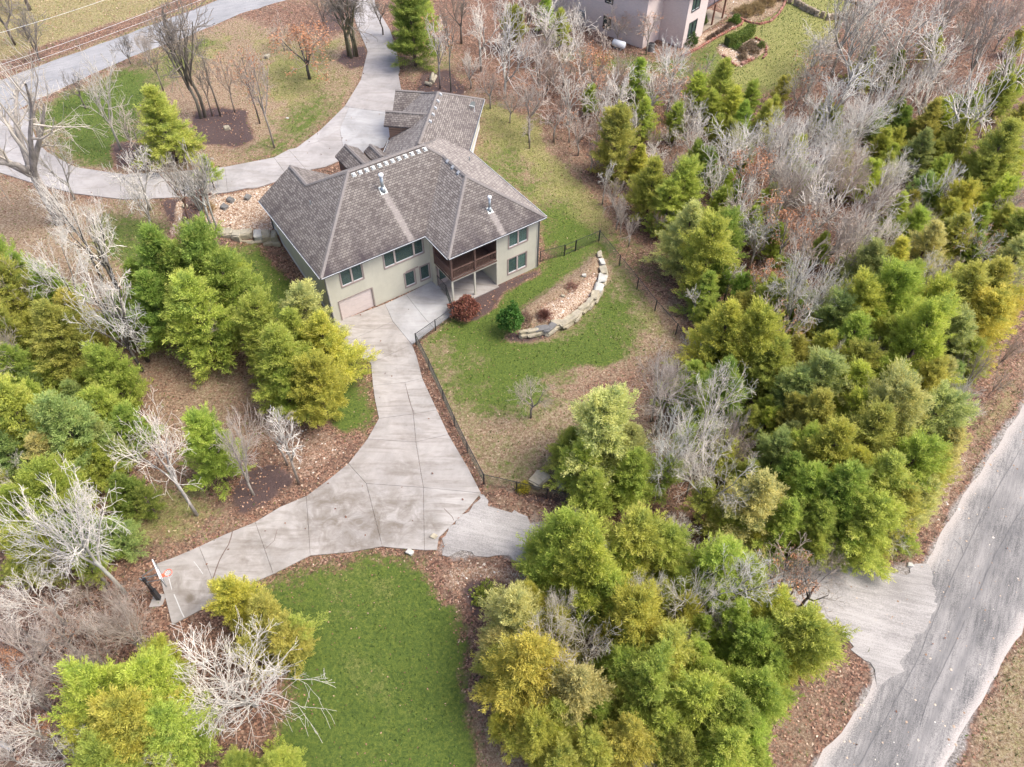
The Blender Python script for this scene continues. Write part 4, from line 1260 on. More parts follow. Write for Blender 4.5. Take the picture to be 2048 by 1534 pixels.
for a, b in (((-.55, 14.5, NE - .1), (-.55, -.55, NE - .1)), ((-.55, -.55, NE - .1), (2.9, -.55, NE - .1)), ((2.95, -.6, NE - .1), (2.95, -3.95, NE - .1)), ((2.95, -3.97, NE - .1), (8.7, -3.97, NE - .1))):
    mb.beam(a, b, .12, .14)
mb.build('gutter', M['white'], nh)
# deck at the right, on posts
dk = MB(); dk.box(8.25, 15, -3.2, 2.5, 2.75, 2.95); dko = dk.build('deck', M['copper'], nh)
for x in (8.6, 11.2, 13.8):
    for y in (-3.0, 0):
        q = MB(); q.box(x - .09, x + .09, y - .09, y + .09, -.8, 2.75); q.build('post', M['copper'], dko)
q = MB(); q.box(8.3, 15, -3.23, -3.17, 3.85, 3.93); q.box(8.3, 15, -3.23, -3.17, 3.03, 3.09); q.box(8.27, 8.33, -3.17, 0, 3.85, 3.93)
for x in (8.35, 10.2, 12.0, 13.8, 14.95): q.box(x - .05, x + .05, -3.26, -3.235, 2.95, 4.05)
q.build('railing', M['black'], dko)
bme2 = MB().box(-.012, .012, -.012, .012, 3.09, 3.85).mesh('baluster', M['rail_fill'])
for k in range(56): link('baluster', bme2, dko, (8.45 + k * .116, -3.2, 0))
for k in range(24): link('baluster', bme2, dko, (8.3, -3.08 + k * .116, 0))
mb = MB(); mb.box(8.3, 15, -3.1, 3, -.12, .03); mb.build('patio', M['blockstone'], nh)
mb = MB(); mb.box(10.4, 10.9, -1.6, -1.1, 0, .5); mb.box(10.4, 10.46, -1.6, -1.1, .5, 1.0); mb.box(11.4, 11.9, -1.8, -1.3, 0, .5); mb.build('grill_cover', M['black'], nh)
mb = MB(); mb.box(-.35, -.004, 8.8, 9.5, 1.1, 1.9); mb.build('meter_box', M['galv'], nh)

def thing_mb(name, loc, label, cat, rz=0, group=None):
    o = empty(name, loc, rz); tag(o, label, cat, group); return o
x, y, z = G(1301, 101)
ac = thing_mb('air_conditioner', (x, y, z), 'round dark air conditioning unit at the foot of the pink brick house', 'air conditioner')
mb = MB(); mb.tube([(0, 0, 0), (0, 0, .85)], .42, 16); mb.build('casing', M['darkstone'], ac)
mb = MB(); mb.tube([(0, 0, .86), (0, 0, .9)], [.36, .30], 16); mb.build('fan_grille', M['black'], ac)
mb = MB(); mb.box(-.55, .55, -.55, .55, -.1, .0); mb.build('pad', M['concrete_new'], ac)
x, y, z = G(1237, 97)
pt = thing_mb('propane_tank', (x, y, z), 'white horizontal tank beside the pink brick wall', 'tank', math.radians(145))
mb = MB(); mb.tube([(-.85, 0, .55), (-.75, 0, .55), (.75, 0, .55), (.85, 0, .55)], [.15, .42, .42, .15], 14); mb.build('tank_body', M['white'], pt, True)
mb = MB(); mb.box(-.5, -.35, -.3, .3, -.05, .2); mb.box(.35, .5, -.3, .3, -.05, .2); mb.build('saddle', M['concrete_new'], pt)

# ------------------------------------------------------------------ rocks
def rock_mesh(seed, mat, flat=1.0, n=2):
    rnd = random.Random(seed)
    bm = bmesh.new(); bmesh.ops.create_cube(bm, size=1.0)
    for v in bm.verts: v.co += Vector((rnd.uniform(-.2, .2), rnd.uniform(-.2, .2), rnd.uniform(-.16, .16)))
    bmesh.ops.bevel(bm, geom=bm.edges[:], offset=.15, segments=1, affect='EDGES')
    bmesh.ops.subdivide_edges(bm, edges=bm.edges[:], cuts=1)
    for v in bm.verts:
        v.co *= 1 + rnd.uniform(-.10, .10); v.co.z *= flat
    me = bpy.data.meshes.new('rock'); bm.to_mesh(me); bm.free(); me.materials.append(mat)
    return me
ROCKS = {k: [rock_mesh(10 * j + i, M[k]) for i in range(4)] for j, k in enumerate(('stone', 'darkstone', 'whitestone', 'redstone', 'blockstone'))}
RR = random.Random(4)
def rock(name, mat, x, y, z, sx, sy, sz, rz, parent=None, i=None):
    o = link(name, ROCKS[mat][RR.randrange(4) if i is None else i], parent, (x, y, z))
    o.scale = (sx, sy, sz); o.rotation_euler = (RR.uniform(-.08, .08), RR.uniform(-.08, .08), rz)
    return o

# boulder retaining wall left of the house
rw = empty('retaining_wall', (0, 0, 0)); tag(rw, 'row of large tan limestone boulders holding up the gravel bed left of the house', 'retaining wall')
bp = [(378, 452, 1.0), (392, 466, 1.15), (408, 470, 1.0), (425, 468, 1.1), (442, 466, 1.1), (459, 468, 1.1), (474, 471, 1.0), (492, 469, 1.45), (516, 469, 1.2), (534, 472, 1.2), (549, 472, .8)]
for i, (px, py, w) in enumerate(bp):
    x, y = un(px, py, 2.75); lo = 1.95
    nx_, ny_ = un(px + 5, py - .3, 2.75); rz = math.atan2(ny_ - y, nx_ - x)
    rock('boulder', 'whitestone' if i in (2, 8) else 'stone', x, y, 2.66 + RR.uniform(-.06, .06), w * .74, .85, .72, rz + RR.uniform(-.15, .15), rw)
    rock('boulder', 'stone', x + .15, y - .36, 2.05, w * .78, .75, .72, rz + RR.uniform(-.15, .15), rw)
# curved ledge-stone wall in the fenced yard
yw = empty('retaining_wall', (0, 0, 0)); tag(yw, 'low curved wall of flat ledge stones round the planting bed in the fenced yard', 'retaining wall')
yp = [(1048, 662, .9, .5), (1066, 660, 1.1, .55), (1084, 655, 1.3, .7), (1101, 653, 1.2, .7), (1117, 644, 1.2, .75), (1134, 640, 1.5, .8), (1154, 626, 1.4, .7), (1168, 612, 1.0, .6), (1180, 600, 1.1, .7), (1190, 588, 1.1, .8),
      (1197, 573, 1.2, 1.0), (1205, 556, 1.2, 1.0), (1207, 538, 1.0, .8), (1204, 522, .9, .7), (1200, 507, .9, .7)]
for i, (px, py, w, d_) in enumerate(yp):
    x, y = un(px, py, .6)
    nx_, ny_ = un(yp[min(i + 1, len(yp) - 1)][0], yp[min(i + 1, len(yp) - 1)][1], .6); 
    rz = math.atan2(ny_ - y, nx_ - x) if i < len(yp) - 1 else 1.6
    rock('ledge_stone', 'whitestone' if i in (10, 11, 13) else ('darkstone' if i in (2, 3) else 'stone'), x, y, .50, w * .92, d_ * .72, .26, rz + RR.uniform(-.2, .2), yw)
    rock('ledge_stone', 'stone', x + .10, y - .14, .22, w * .9, d_ * .7, .32, rz + .1, yw)
for px, py, s, m_, lab in [(1126, 593, .35, 'stone', 'small tan rock in the middle of the yard bed beside a dark twig patch'),
                     (1168, 552, .4, 'whitestone', 'small white rock near the upper end of the yard bed'),
                     (1078, 964, 1.15, 'stone', 'big flat tan boulder inside the lower fence corner beside the round yellow shrub'),
                     (1126, 973, .8, 'stone', 'grey tan rock under the pale cedar near the lower fence'),
                     (820, 1106, .5, 'whitestone', 'white rock at the lower edge of the driveway by the lawn'),
                     (571, 487, .3, 'whitestone', 'small white stone in the leaves beside the left house wall'),
                     (495, 397, .62, 'darkstone', 'dark grey mottled rock in the gravel bed nearest the house'),
                     (461, 402, .72, 'darkstone', 'largest of the dark rocks in the gravel bed, beside a green sprig'),
                     (449, 416, .6, 'darkstone', 'dark rock in the gravel bed with a white top, lowest of the three'),
                     (372, 414, .5, 'stone', 'yellowish rock at the foot of the leaning brown trunk'),
                     (455, 258, .6, 'stone', 'mossy tan rock in the mulch ring of the island lawn'),
                     (535, 115, .7, 'stone', 'tan boulder beside the orange leaved oak'),
                     (1820, 1131, .35, 'whitestone', 'pale blue white stone at the corner of the gravel drive and road'),
                     (869, 1074, .4, 'stone', 'rock at the joint of the concrete and the gravel drive'),
                     (575, 237, .32, 'whitestone', 'flat white stone lid lying in the island lawn')]:
    x, y, z = G(px, py)
    o = rock('boulder' if s > .7 else 'rock', m_, x, y, z + s * .18, s, s * .8, s * (.12 if 'lid' in lab else .6), RR.uniform(0, 3))
    tag(o, lab, 'rock')
# small pebbles of the gravel beds
def scatter_stuff(name, n, rng, accept, maker, mat, label, cat):
    pass

# ------------------------------------------------------------------ chain link fence
FPOST = [[(872, 567), (893.5, 592), (908, 635), (871.5, 661), (833, 688), (859, 739), (887, 801), (909.5, 852), (935, 905), (968, 968), (1033, 983), (1093, 997), (1136, 1007),
          (1200, 1006), (1262, 985), (1325, 945), (1372, 880), (1398, 805), (1390, 735), (1351, 669), (1309.6, 622), (1274, 577), (1238, 532), (1197.7, 482), (1151, 501.5)],
         [(1128.5, 511), (1080, 524)]]
fence = empty('chain_link_fence', G(968, 968)); tag(fence, 'low black chain link fence enclosing the back yard', 'fence')
fo = fence.location.copy()
def fence_run(pts, hp=1.22):
    Wp = [Vector(G(*p)) - fo for p in pts]
    for i, p in enumerate(Wp):
        thick = .045 if i not in (0,) else .055
        if pts[i] in ((1151, 501.5), (1128.5, 511), (1197.7, 482), (968, 968), (833, 688), (908, 635)): thick = .06
        mb = MB(); mb.tube([p + Vector((0, 0, -.15)), p + Vector((0, 0, hp + .04)), p + Vector((0, 0, hp + .1))], [thick, thick, .01], 6); mb.build('post', M['black'], fence)
        if i == len(Wp) - 1: break
        q = Wp[i + 1]
        L = (q - p).length; sub = 1
        mb = MB(); mb.tube([p + Vector((0, 0, hp)), q + Vector((0, 0, hp))], .026, 5); mb.build('top_rail', M['black'], fence)
        V = []; F = []; h = hp - .04; sp = .14
        d = (q - p); n = Vector((-d.y, d.x, 0)).normalized() * .006
        k = 0; t0 = -h
        while t0 < L:
            for sgn in (1, -1):
                s0, s1 = (t0, t0 + h) if sgn > 0 else (t0 + h, t0)
                z0, z1 = .03, h
                a0 = max(0, min(L, s0)); a1 = max(0, min(L, s1))
                if abs(a1 - a0) > .05:
                    f0 = (a0 - s0) / (s1 - s0); f1 = (a1 - s0) / (s1 - s0)
                    A = p + d * (a0 / L) + Vector((0, 0, z0 + (z1 - z0) * f0)); B = p + d * (a1 / L) + Vector((0, 0, z0 + (z1 - z0) * f1))
                    u = Vector((0, 0, .006)); b = len(V)
                    V += [A - u, A + u + n, A + u - n, B - u, B + u + n, B + u - n]
                    F += [(b, b + 1, b + 4, b + 3), (b + 1, b + 2, b + 5, b + 4), (b + 2, b, b + 3, b + 5)]
            t0 += sp
        me = np_mesh('chain_link', [tuple(v) for v in V], F, M['chain'])
        tag(link('chain_link', me, fence), kind='stuff')
fence_run(FPOST[0]); fence_run(FPOST[1])
g0, g1 = Vector(G(1151, 501.5)) - fo, Vector(G(1128.5, 511)) - fo
mb = MB(); U_ = Vector((0, 0, 1))
for z in (.12, .62, 1.2): mb.tube([g0 + (g1 - g0) * .06 + U_ * z, g0 + (g1 - g0) * .94 + U_ * z], .022, 5)
for t in (.06, .94): mb.tube([g0 + (g1 - g0) * t + U_ * .12, g0 + (g1 - g0) * t + U_ * 1.2], .024, 5)
mb.build('gate', M['black'], fence)

# ------------------------------------------------------------------ basketball hoop
hx, hy, hz = G(318, 1197)
bh = empty('basketball_hoop', (hx, hy, hz)); tag(bh, 'black pole basketball hoop with white backboard and orange rim beside the court slab', 'basketball hoop')
ex, ey = un(331, 1142, 3.05 + hz); rimc = Vector((ex - hx, ey - hy, 3.05))
bA = Vector((*un(305, 1119, 3.9 + hz), 0)) - Vector((hx, hy, 0)); bB = Vector((*un(322, 1160, 3.9 + hz), 0)) - Vector((hx, hy, 0))
bd = (bB - bA).normalized(); bc = (bA + bB) / 2; bn = Vector((-bd.y, bd.x, 0)); 
if bn.dot(rimc - bc) < 0: bn = -bn
hw = .76
mb = MB(); mb.quadbox([(-.09, -.09, 0), (.09, -.09, 0), (.09, .09, 0), (-.09, .09, 0), (-.08, -.08, 2.75), (.08, -.08, 2.75), (.08, .08, 2.75), (-.08, .08, 2.75)]); mb.build('pole', M['black'], bh)
mb = MB(); mb.box(-.17, .17, -.17, .17, 0, .03); mb.build('base_plate', M['darkstone'], bh)
mb = MB(); mb.box(-.13, .13, -.13, .13, .03, 1.25); mb.build('pole_pad', M['black'], bh)
bcc = Vector((bc.x, bc.y, 0))
def bq(a0, a1, n0, n1, z0, z1, mat, name, parent=bh):
    mb = MB(); P = [bcc + bd * a + bn * b + Vector((0, 0, z)) for z in (z0, z1) for a, b in ((a0, n0), (a1, n0), (a1, n1), (a0, n1))]
    if (P[1] - P[0]).cross(P[2] - P[1]).z < 0: P = P[3::-1] + P[7:3:-1]
    mb.quadbox(P); return mb.build(name, mat, parent)
bb_ = bq(-hw, hw, -.012, .012, 2.92, 3.95, M['board'], 'backboard')
for z0, z1 in ((2.88, 2.93), (3.94, 3.99)): bq(-hw, hw, -.03, .03, z0, z1, M['white'] if z0 > 3 else M['darkstone'], 'board_frame', bb_)
for a0 in (-hw - .02, hw - .03): bq(a0, a0 + .05, -.03, .03, 2.9, 3.97, M['galv'], 'board_frame', bb_)
bq(-.3, .3, .013, .02, 3.1, 3.5, M['white'], 'target_box', bb_)
rc = bcc + bn * .40 + Vector((0, 0, 3.05))
mb = MB(); mb.tube([rc + Vector((.23 * math.cos(a), .23 * math.sin(a), 0)) for a in [k * math.pi / 10 for k in range(21)]], .022, 6, False); rim = mb.build('rim', M['orange'], bh)
bq(-.1, .1, .012, .19, 3.02, 3.08, M['orange'], 'rim_bracket', bh)
mb = MB()
for k in range(12):
    a = k * math.pi / 6; b = a + math.pi / 12
    for s_ in (1, -1):
        mb.tube([rc + Vector((.22 * math.cos(a), .22 * math.sin(a), 0)), rc + Vector((.12 * math.cos(a + s_ * .4), .12 * math.sin(a + s_ * .4), -.4))], .006, 3, False)
mb.build('net', M['white'], rim)
for s_ in (-1, 1):
    for z in (3.15, 3.75):
        mb = MB(); mb.tube([Vector((bd.x * s_ * .06, bd.y * s_ * .06, z - .75)), bcc + bd * s_ * .3 + bn * -.02 + Vector((0, 0, z))], .03, 5); mb.build('support_arm', M['galv'], bh)
mb = MB(); mb.tube([(-.15, .05, 2.2), (-.35, .1, 2.6)], .05, 6); mb.build('crank', M['galv'], bh)
tag(drape('concrete_footing', [(hx - .45, hy - .6), (hx + .35, hy - .5), (hx + .4, hy + .3), (hx - .4, hy + .3)], M['concrete'], .03, .1), 'rough concrete footing under the basketball pole', 'footing')

# ------------------------------------------------------------------ power lines over the far field
for i, (a, b, zz) in enumerate([((-40, 122), (330, -8), 9), ((-40, 138), (420, -25), 8.2), ((-60, 62), (240, -30), 9.5)]):
    A = Vector((*un(*a, zz + 3), zz + 3)); B = Vector((*un(*b, zz + 3), zz + 3)); D = B - A; A = A - D * .7; B = B + D * .7
    pts_ = [A.lerp(B, t / 24) - Vector((0, 0, 1.0 * 4 * (t / 24) * (1 - t / 24))) for t in range(25)]
    mb = MB(); mb.tube(pts_, .012, 4)
    tag(mb.build('utility_cable', M['white']), ['pale overhead cable crossing the far field at top left, middle of the three', 'pale overhead cable over the brown field edge, nearest the road', 'pale overhead cable over the far field, farthest from the road'][i], 'cable', 'overhead cables')
x, y, z = G(25, 1500); wpx = thing_mb('marker_post', (x, y, z), 'white post with a dark foot among bare trees at the lower left edge', 'post')
mb = MB(); mb.tube([(0, 0, .35), (0, 0, 1.9)], .12, 8); mb.build('post', M['white'], wpx)
mb = MB(); mb.tube([(0, 0, 0), (0, 0, .35)], .15, 8); mb.build('base', M['black'], wpx)

# log pile beyond the garage
x, y, z = G(862, 165); lp_ = thing_mb('log_pile', (x, y, z), 'cut logs lying in the mulch behind the garage roof', 'logs', .4)
for i, (u, v, w, L, rz) in enumerate([(0, 0, .2, 1.8, 1.2), (.45, .2, .2, 1.6, 1.0), (.2, .1, .52, 1.7, 1.15), (-.5, -.5, .22, .7, 2.3)]):
    mb = MB(); dx, dy = math.cos(rz) * L / 2, math.sin(rz) * L / 2
    mb.tube([(u - dx, v - dy, w), (u + dx, v + dy, w)], .19, 9); mb.build('log', M['stone'], lp_)

# ------------------------------------------------------------------ neighbour's garden
nrnd = random.Random(3)
def edging(px_pts, label, mat='redstone', s=.35):
    e = empty('bed_edging', (0, 0, 0)); tag(e, label, 'edging')
    W = [G(*p) for p in px_pts]
    for i in range(len(W) - 1):
        L = math.dist(W[i][:2], W[i + 1][:2]); k = max(1, int(L / (s * 1.05)))
        for j in range(k):
            t = j / k; x = W[i][0] * (1 - t) + W[i + 1][0] * t; y = W[i][1] * (1 - t) + W[i + 1][1] * t
            rock('edging_stone', mat, x, y, gh(x, y) + .1, s, s * .7, s * .75, math.atan2(W[i + 1][1] - W[i][1], W[i + 1][0] - W[i][0]), e)
edging([(1365, 112), (1395, 98), (1425, 80), (1458, 62), (1482, 50), (1484, 44), (1477, 40)], "red stone edging of the long bed beside the neighbour's deck")
edging([(1447, 112), (1470, 132), (1480, 136)], "red stone edging at the lower left tip of the neighbour's island bed")
edging([(1512, 78), (1525, 84), (1532, 96), (1532, 110), (1524, 120)], "red stone edging at the right end of the neighbour's island bed")
edging([(1485, 128), (1497, 122), (1510, 117)], "short red stone step in front of the neighbour's island bed", s=.5)
edging([(1480, 38), (1500, 46), (1520, 49), (1540, 44), (1556, 30), (1566, 14), (1572, 0)], "curved red stone edging round the neighbour's ornamental grass bed")
nw = empty('retaining_wall', (0, 0, 0)); tag(nw, 'brown block retaining wall at the top of the neighbour lawn', 'retaining wall')
Wn = [G(*p) for p in [(1570, 2), (1590, 10), (1610, 22), (1632, 32), (1655, 40), (1678, 38), (1700, 32), (1722, 26), (1726, 14), (1700, 4), (1672, -6)]]
for i in range(len(Wn) - 1):
    L = math.dist(Wn[i][:2], Wn[i + 1][:2]); k = max(1, int(L / .55)); rz = math.atan2(Wn[i + 1][1] - Wn[i][1], Wn[i + 1][0] - Wn[i][0])
    for j in range(k):
        t = j / k; x = Wn[i][0] * (1 - t) + Wn[i + 1][0] * t; y = Wn[i][1] * (1 - t) + Wn[i + 1][1] * t; zg = gh(x, y)
        for c in range(2 if i < 6 else 1): rock('wall_block', 'blockstone', x, y, zg + .2 + c * .38, .52, .45, .38, rz, nw)
# hedge
hg = [G(*p) for p in [(1452, 92), (1462, 90), (1478, 84), (1492, 76), (1501, 67)]]
mb = MB(); rnd = random.Random(8)
def hedge_leaves(path, w, h, n, name, label, tint, seed):
    r_ = np.random.RandomState(seed); P = np.array(path); seg = r_.randint(0, len(P) - 1, n); t = r_.rand(n, 1)
    c = P[seg] * (1 - t) + P[seg + 1] * t
    d = P[seg + 1] - P[seg]; nn = np.stack([-d[:, 1], d[:, 0]], 1) / np.hypot(d[:, 0], d[:, 1])[:, None]
    face = r_.rand(n); off = np.where(face < .5, (r_.rand(n) - .5) * w, np.where(r_.rand(n) < .5, .5, -.5) * w)
    zz = np.where(face < .5, h, r_.rand(n) * h) + r_.randn(n) * .03
    c = c + np.c_[nn * off[:, None], zz]
    s = .09 + r_.rand(n, 1) * .07
    a = r_.randn(n, 3); a /= np.linalg.norm(a, axis=1)[:, None]; b = np.cross(a, r_.randn(n, 3)); b /= np.linalg.norm(b, axis=1)[:, None]
    V = np.stack([c - b * s * .5, c + b * s * .5, c + a * s], 1).reshape(-1, 3)
    me = np_mesh('hedge_leaves', V, np.arange(n * 3).reshape(-1, 3), M['broadleaf']); float_attr(me, 'tone', np.repeat(r_.rand(n), 3))
    o = empty(name, path[0]); tag(o, label, 'hedge')
    q = link('leaves', me, o); q.location = tuple(-v for v in path[0]); q.color = tint
    m2 = MB()
    for i in range(len(path) - 1):
        a_, b_ = Vector(path[i]), Vector(path[i + 1]); m2.beam(a_ + Vector((0, 0, h / 2)) - o.location, b_ + Vector((0, 0, h / 2)) - o.location, w * .9, h * .93)
    q2 = m2.build('hedge_body', M['hedgecore'], o)
M['hedgecore'] = simple('hedge_inside', (.035, .06, .015), .95, .3, 8)
hedge_leaves(hg, 1.0, 1.1, 9000, 'hedge', "clipped curved green hedge in the neighbour's lawn", (.13, .19, .03, 1), 5)

# ------------------------------------------------------------------ plants
def spray_points(r_, c, dirs, m, jit, lmin, lmax, w, up=.35, spread=.55):
    """c (n,3) clump centres, dirs (n,3): m little triangles each"""
    n = len(c)
    C = np.repeat(c, m, 0) + r_.randn(n * m, 3) * jit
    D = np.repeat(dirs, m, 0) + r_.randn(n * m, 3) * spread; D[:, 2] += up
    D /= np.linalg.norm(D, axis=1)[:, None]
    S = np.cross(D, r_.randn(n * m, 3)); S /= np.linalg.norm(S, axis=1)[:, None] + 1e-9
    L = lmin + r_.rand(n * m, 1) * (lmax - lmin); Wd = w * (.6 + .8 * r_.rand(n * m, 1))
    return np.stack([C - S * Wd / 2, C + S * Wd / 2, C + D * L], 1).reshape(-1, 3)

def cedar_variant(seed, H=8.0, Wd=4.6, nb=120, shape='ovate', bare=0.06, dense=1.0):
    r_ = np.random.RandomState(seed)
    cs, ds, tn = [], [], []; limbs = []
    ph = r_.rand() * 6
    for i in range(nb):
        t = bare + (1 - bare) * ((i + r_.rand()) / nb) ** .9
        if shape == 'ovate': prof = min(1, (t + .12) / .30) * max(0, 1 - t) ** .72 * 1.18
        elif shape == 'column': prof = min(1, (t + .2) / .3) * max(0, 1 - t) ** .45
        elif shape == 'broad': prof = min(1, (t + .05) / .35) * max(0, 1 - t) ** .52 * 1.12
        else: prof = max(0, 1 - t) ** .85 * 1.2
        az = i * 2.39996 + r_.randn() * .5
        lob = 1 + .20 * math.sin(az * 2 + ph + t * 5) + .15 * math.sin(az * 3 + ph * 2 - t * 7)
        L = Wd / 2 * prof * lob * (.55 + r_.rand() * .75) + .2
        el = math.radians(12 + 40 * t + r_.randn() * 9)
        d = np.array([math.cos(az) * math.cos(el), math.sin(az) * math.cos(el), math.sin(el)])
        side = np.array([-math.sin(az), math.cos(az), 0]); upv = np.cross(d, side); upv = upv if upv[2] > 0 else -upv
        p0 = np.array([0, 0, H * t * .95])
        bt = r_.randn() * .13
        ns = max(3, int(L * 4.9 * dense))
        for k in range(ns):
            s = .22 + .78 * (k + r_.rand() * .7) / ns
            sg = 1 if k % 2 else -1
            dd = d * .85 + side * sg * (.35 + r_.rand() * .5) + upv * (.15 + r_.randn() * .28)
            dd /= np.linalg.norm(dd)
            l = (.30 * L * (1.15 - s) + .30) * (.7 + r_.rand() * .6)
            b0 = p0 + d * (s * L) + np.array([0, 0, -.10 * L * s * s])
            if k == ns - 1: dd = d; l *= 1.2
            q = np.linspace(.1, 1, 4)[:, None]
            pos = b0 + dd * l * q
            pos[:, 2] += .10 * l * q[:, 0] ** 2
            cs.append(pos); ds.append(np.repeat(dd[None] * 1.25, 4, 0))
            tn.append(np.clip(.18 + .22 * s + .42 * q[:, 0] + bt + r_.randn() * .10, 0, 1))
        if i % 2 == 0: limbs.append((p0, p0 + d * L * .8 + np.array([0, 0, -.05 * L])))
    c = np.concatenate(cs); d = np.concatenate(ds); t_ = np.concatenate(tn)
    m = 14
    V = spray_points(r_, c, d, m, .085, .10, .25, .055, .10, .55)
    n = len(V) // 3
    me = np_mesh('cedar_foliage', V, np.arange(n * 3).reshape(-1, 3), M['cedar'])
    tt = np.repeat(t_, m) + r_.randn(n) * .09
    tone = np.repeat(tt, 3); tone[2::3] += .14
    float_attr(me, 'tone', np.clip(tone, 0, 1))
    mb = MB(); mb.tube([(0, 0, -.3), (0, 0, H * .3), (.05, 0, H * .7), (0, 0, H * .95)], [.17, .13, .07, .015], 7)
    for p, q in limbs: mb.tube([tuple(p), tuple(q)], [.04, .012], 3, False)
    return {'crown': me, 'trunk': mb.mesh('cedar_trunk', M['bark'], True), 'H': H, 'W': Wd}

CEDARS = [cedar_variant(1), cedar_variant(2, 8, 4.2, 125, 'column'), cedar_variant(3, 7, 4.8, 115, 'broad'), cedar_variant(4, 9, 4.6, 130, 'cone'),
          cedar_variant(5, 7.5, 4.6, 120, 'broad', .1), cedar_variant(6, 8, 4.4, 115, 'ovate', .05, .9), cedar_variant(7, 8.5, 4.2, 125, 'cone', .04), cedar_variant(8, 6.5, 4.6, 110, 'broad', .02)]
THIN = [cedar_variant(21, 8, 4.6, 60, 'ovate', .25, .7), cedar_variant(22, 8, 4.4, 55, 'broad', .3, .65)]

def bare_variant(seed, H=9.0, Wd=5.0, trunk=.35, leaders=4, kids=7, style='vase', rt=.12, leaves=0, crook=.18, rtw=.021, fine=False):
    rnd = random.Random(seed); paths = []; tips = []
    def grow(p, d, L, r, lvl, up):
        segs = 4 if lvl < 2 else (3 if lvl < 4 else 2)
        pts = [p.copy()]; rr = [r]; q = p.copy(); dd = d.copy()
        for i in range(segs):
            dd = (dd + Vector((rnd.gauss(0, crook), rnd.gauss(0, crook), rnd.gauss(0, crook) * .6 + up))).normalized()
            q = q + dd * (L / segs); pts.append(q.copy()); rr.append(max(rtw * .7, r * (1 - .72 * (i + 1) / segs)))
        paths.append((pts, rr, lvl))
        if lvl >= 4 or L < .36: tips.append((pts[-1], dd)); return
        k = kids if lvl == 1 else ((6 if lvl == 2 else 4) if fine else (5 if lvl == 2 else 2))
        for j in range(k):
            if lvl >= 2 and rnd.random() < (.1 if fine else .22): continue
            t = (.22 + .74 * (j + rnd.random() * .8) / k)
            i0 = min(segs - 1, int(t * segs)); f = t * segs - i0
            base = pts[i0].lerp(pts[i0 + 1], f); bd = (pts[i0 + 1] - pts[i0]).normalized()
            ang = rnd.uniform(.5, 1.05) if style != 'fan' else rnd.uniform(.38, .85)
            ax = bd.orthogonal().normalized(); ax.rotate(Matrix.Rotation(rnd.uniform(0, 6.283), 3, bd))
            nd = bd.copy(); nd.rotate(Matrix.Rotation(ang, 3, ax))
            nd.z += .05; nd.normalize()
            grow(base, nd, L * rnd.uniform(.45, .75) * (1.15 - .5 * t), max(rtw * (1.7 if lvl == 1 else (1.2 if lvl == 2 else .85)), rr[i0] * (.46 if fine else .6)), lvl + 1, up * .8)
        tips.append((pts[-1], dd))
    top = Vector((rnd.uniform(-.3, .3), rnd.uniform(-.3, .3), H * trunk))
    tp = [Vector((0, 0, -.3)), Vector((rnd.uniform(-.1, .1), rnd.uniform(-.1, .1), H * trunk * .5)), top]
    trunkpath = (tp, [rt * 1.25, rt, rt * .88])
    for l in range(leaders):
        az = l * 6.283 / leaders + rnd.uniform(-.5, .5)
        tilt = rnd.uniform(.4, .75) if style == 'vase' else (rnd.uniform(.6, 1.1) if style == 'spread' else rnd.uniform(.3, .62))
        if l == 0: tilt *= .3
        d = Vector((math.cos(az) * math.sin(tilt), math.sin(az) * math.sin(tilt), math.cos(tilt)))
        Lh = (H * (1 - trunk)) / max(.55, math.cos(tilt)) * rnd.uniform(.8, 1.0) * (.86 if style == 'spread' else .95)
        grow(top - Vector((0, 0, rnd.uniform(0, H * trunk * .25))), d, Lh * .92, rt * .72, 1, .03 if style != 'spread' else .015)
    # normalise width
    ext_ = sorted(max(abs(p.x), abs(p.y)) for pp, _, _ in paths for p in pp); e = ext_[int(len(ext_) * .97)] * 2
    zs = sorted(p.z for pp, _, _ in paths for p in pp); ztop = zs[int(len(zs) * .99)]
    sx = Wd / e; sz = H / ztop
    fix = lambda p: Vector((p.x * sx, p.y * sx, p.z * sz if p.z > 0 else p.z))
    limb = MB(); tw = MB()
    mb = MB(); mb.tube([fix(p) for p in trunkpath[0]], trunkpath[1], 8)
    for pts, rr, lvl in paths:
        P = [fix(p) for p in pts]
        if lvl == 1: limb.tube(P, rr, 6, False)
        else: tw.tube(P, rr, 4 if lvl == 2 else 3, False)
    out = {'trunk': mb.mesh('tree_trunk', M['bark'], True), 'limbs': limb.mesh('tree_limbs', M['bark'], True), 'crown': tw.mesh('tree_twigs', M['twig'], True), 'H': H, 'W': Wd}
    if leaves:
        r_ = np.random.RandomState(seed); T = [t for t in tips]; rnd.shuffle(T); T = T[:int(len(T) * leaves)]
        c = np.array([tuple(fix(t[0])) for t in T]); d = np.array([tuple(t[1]) for t in T]); d[:, 2] -= .6
        V = spray_points(r_, c, d, 5, .12, .10, .19, .11, -.1, .9)
        me = np_mesh('tree_leaves', V, np.arange(len(V)).reshape(-1, 3), M['oakleaf']); float_attr(me, 'tone', np.repeat(np.clip(.5 + r_.randn(len(V) // 3) * .18, 0, 1), 3))
        out['leaves'] = me
    return out

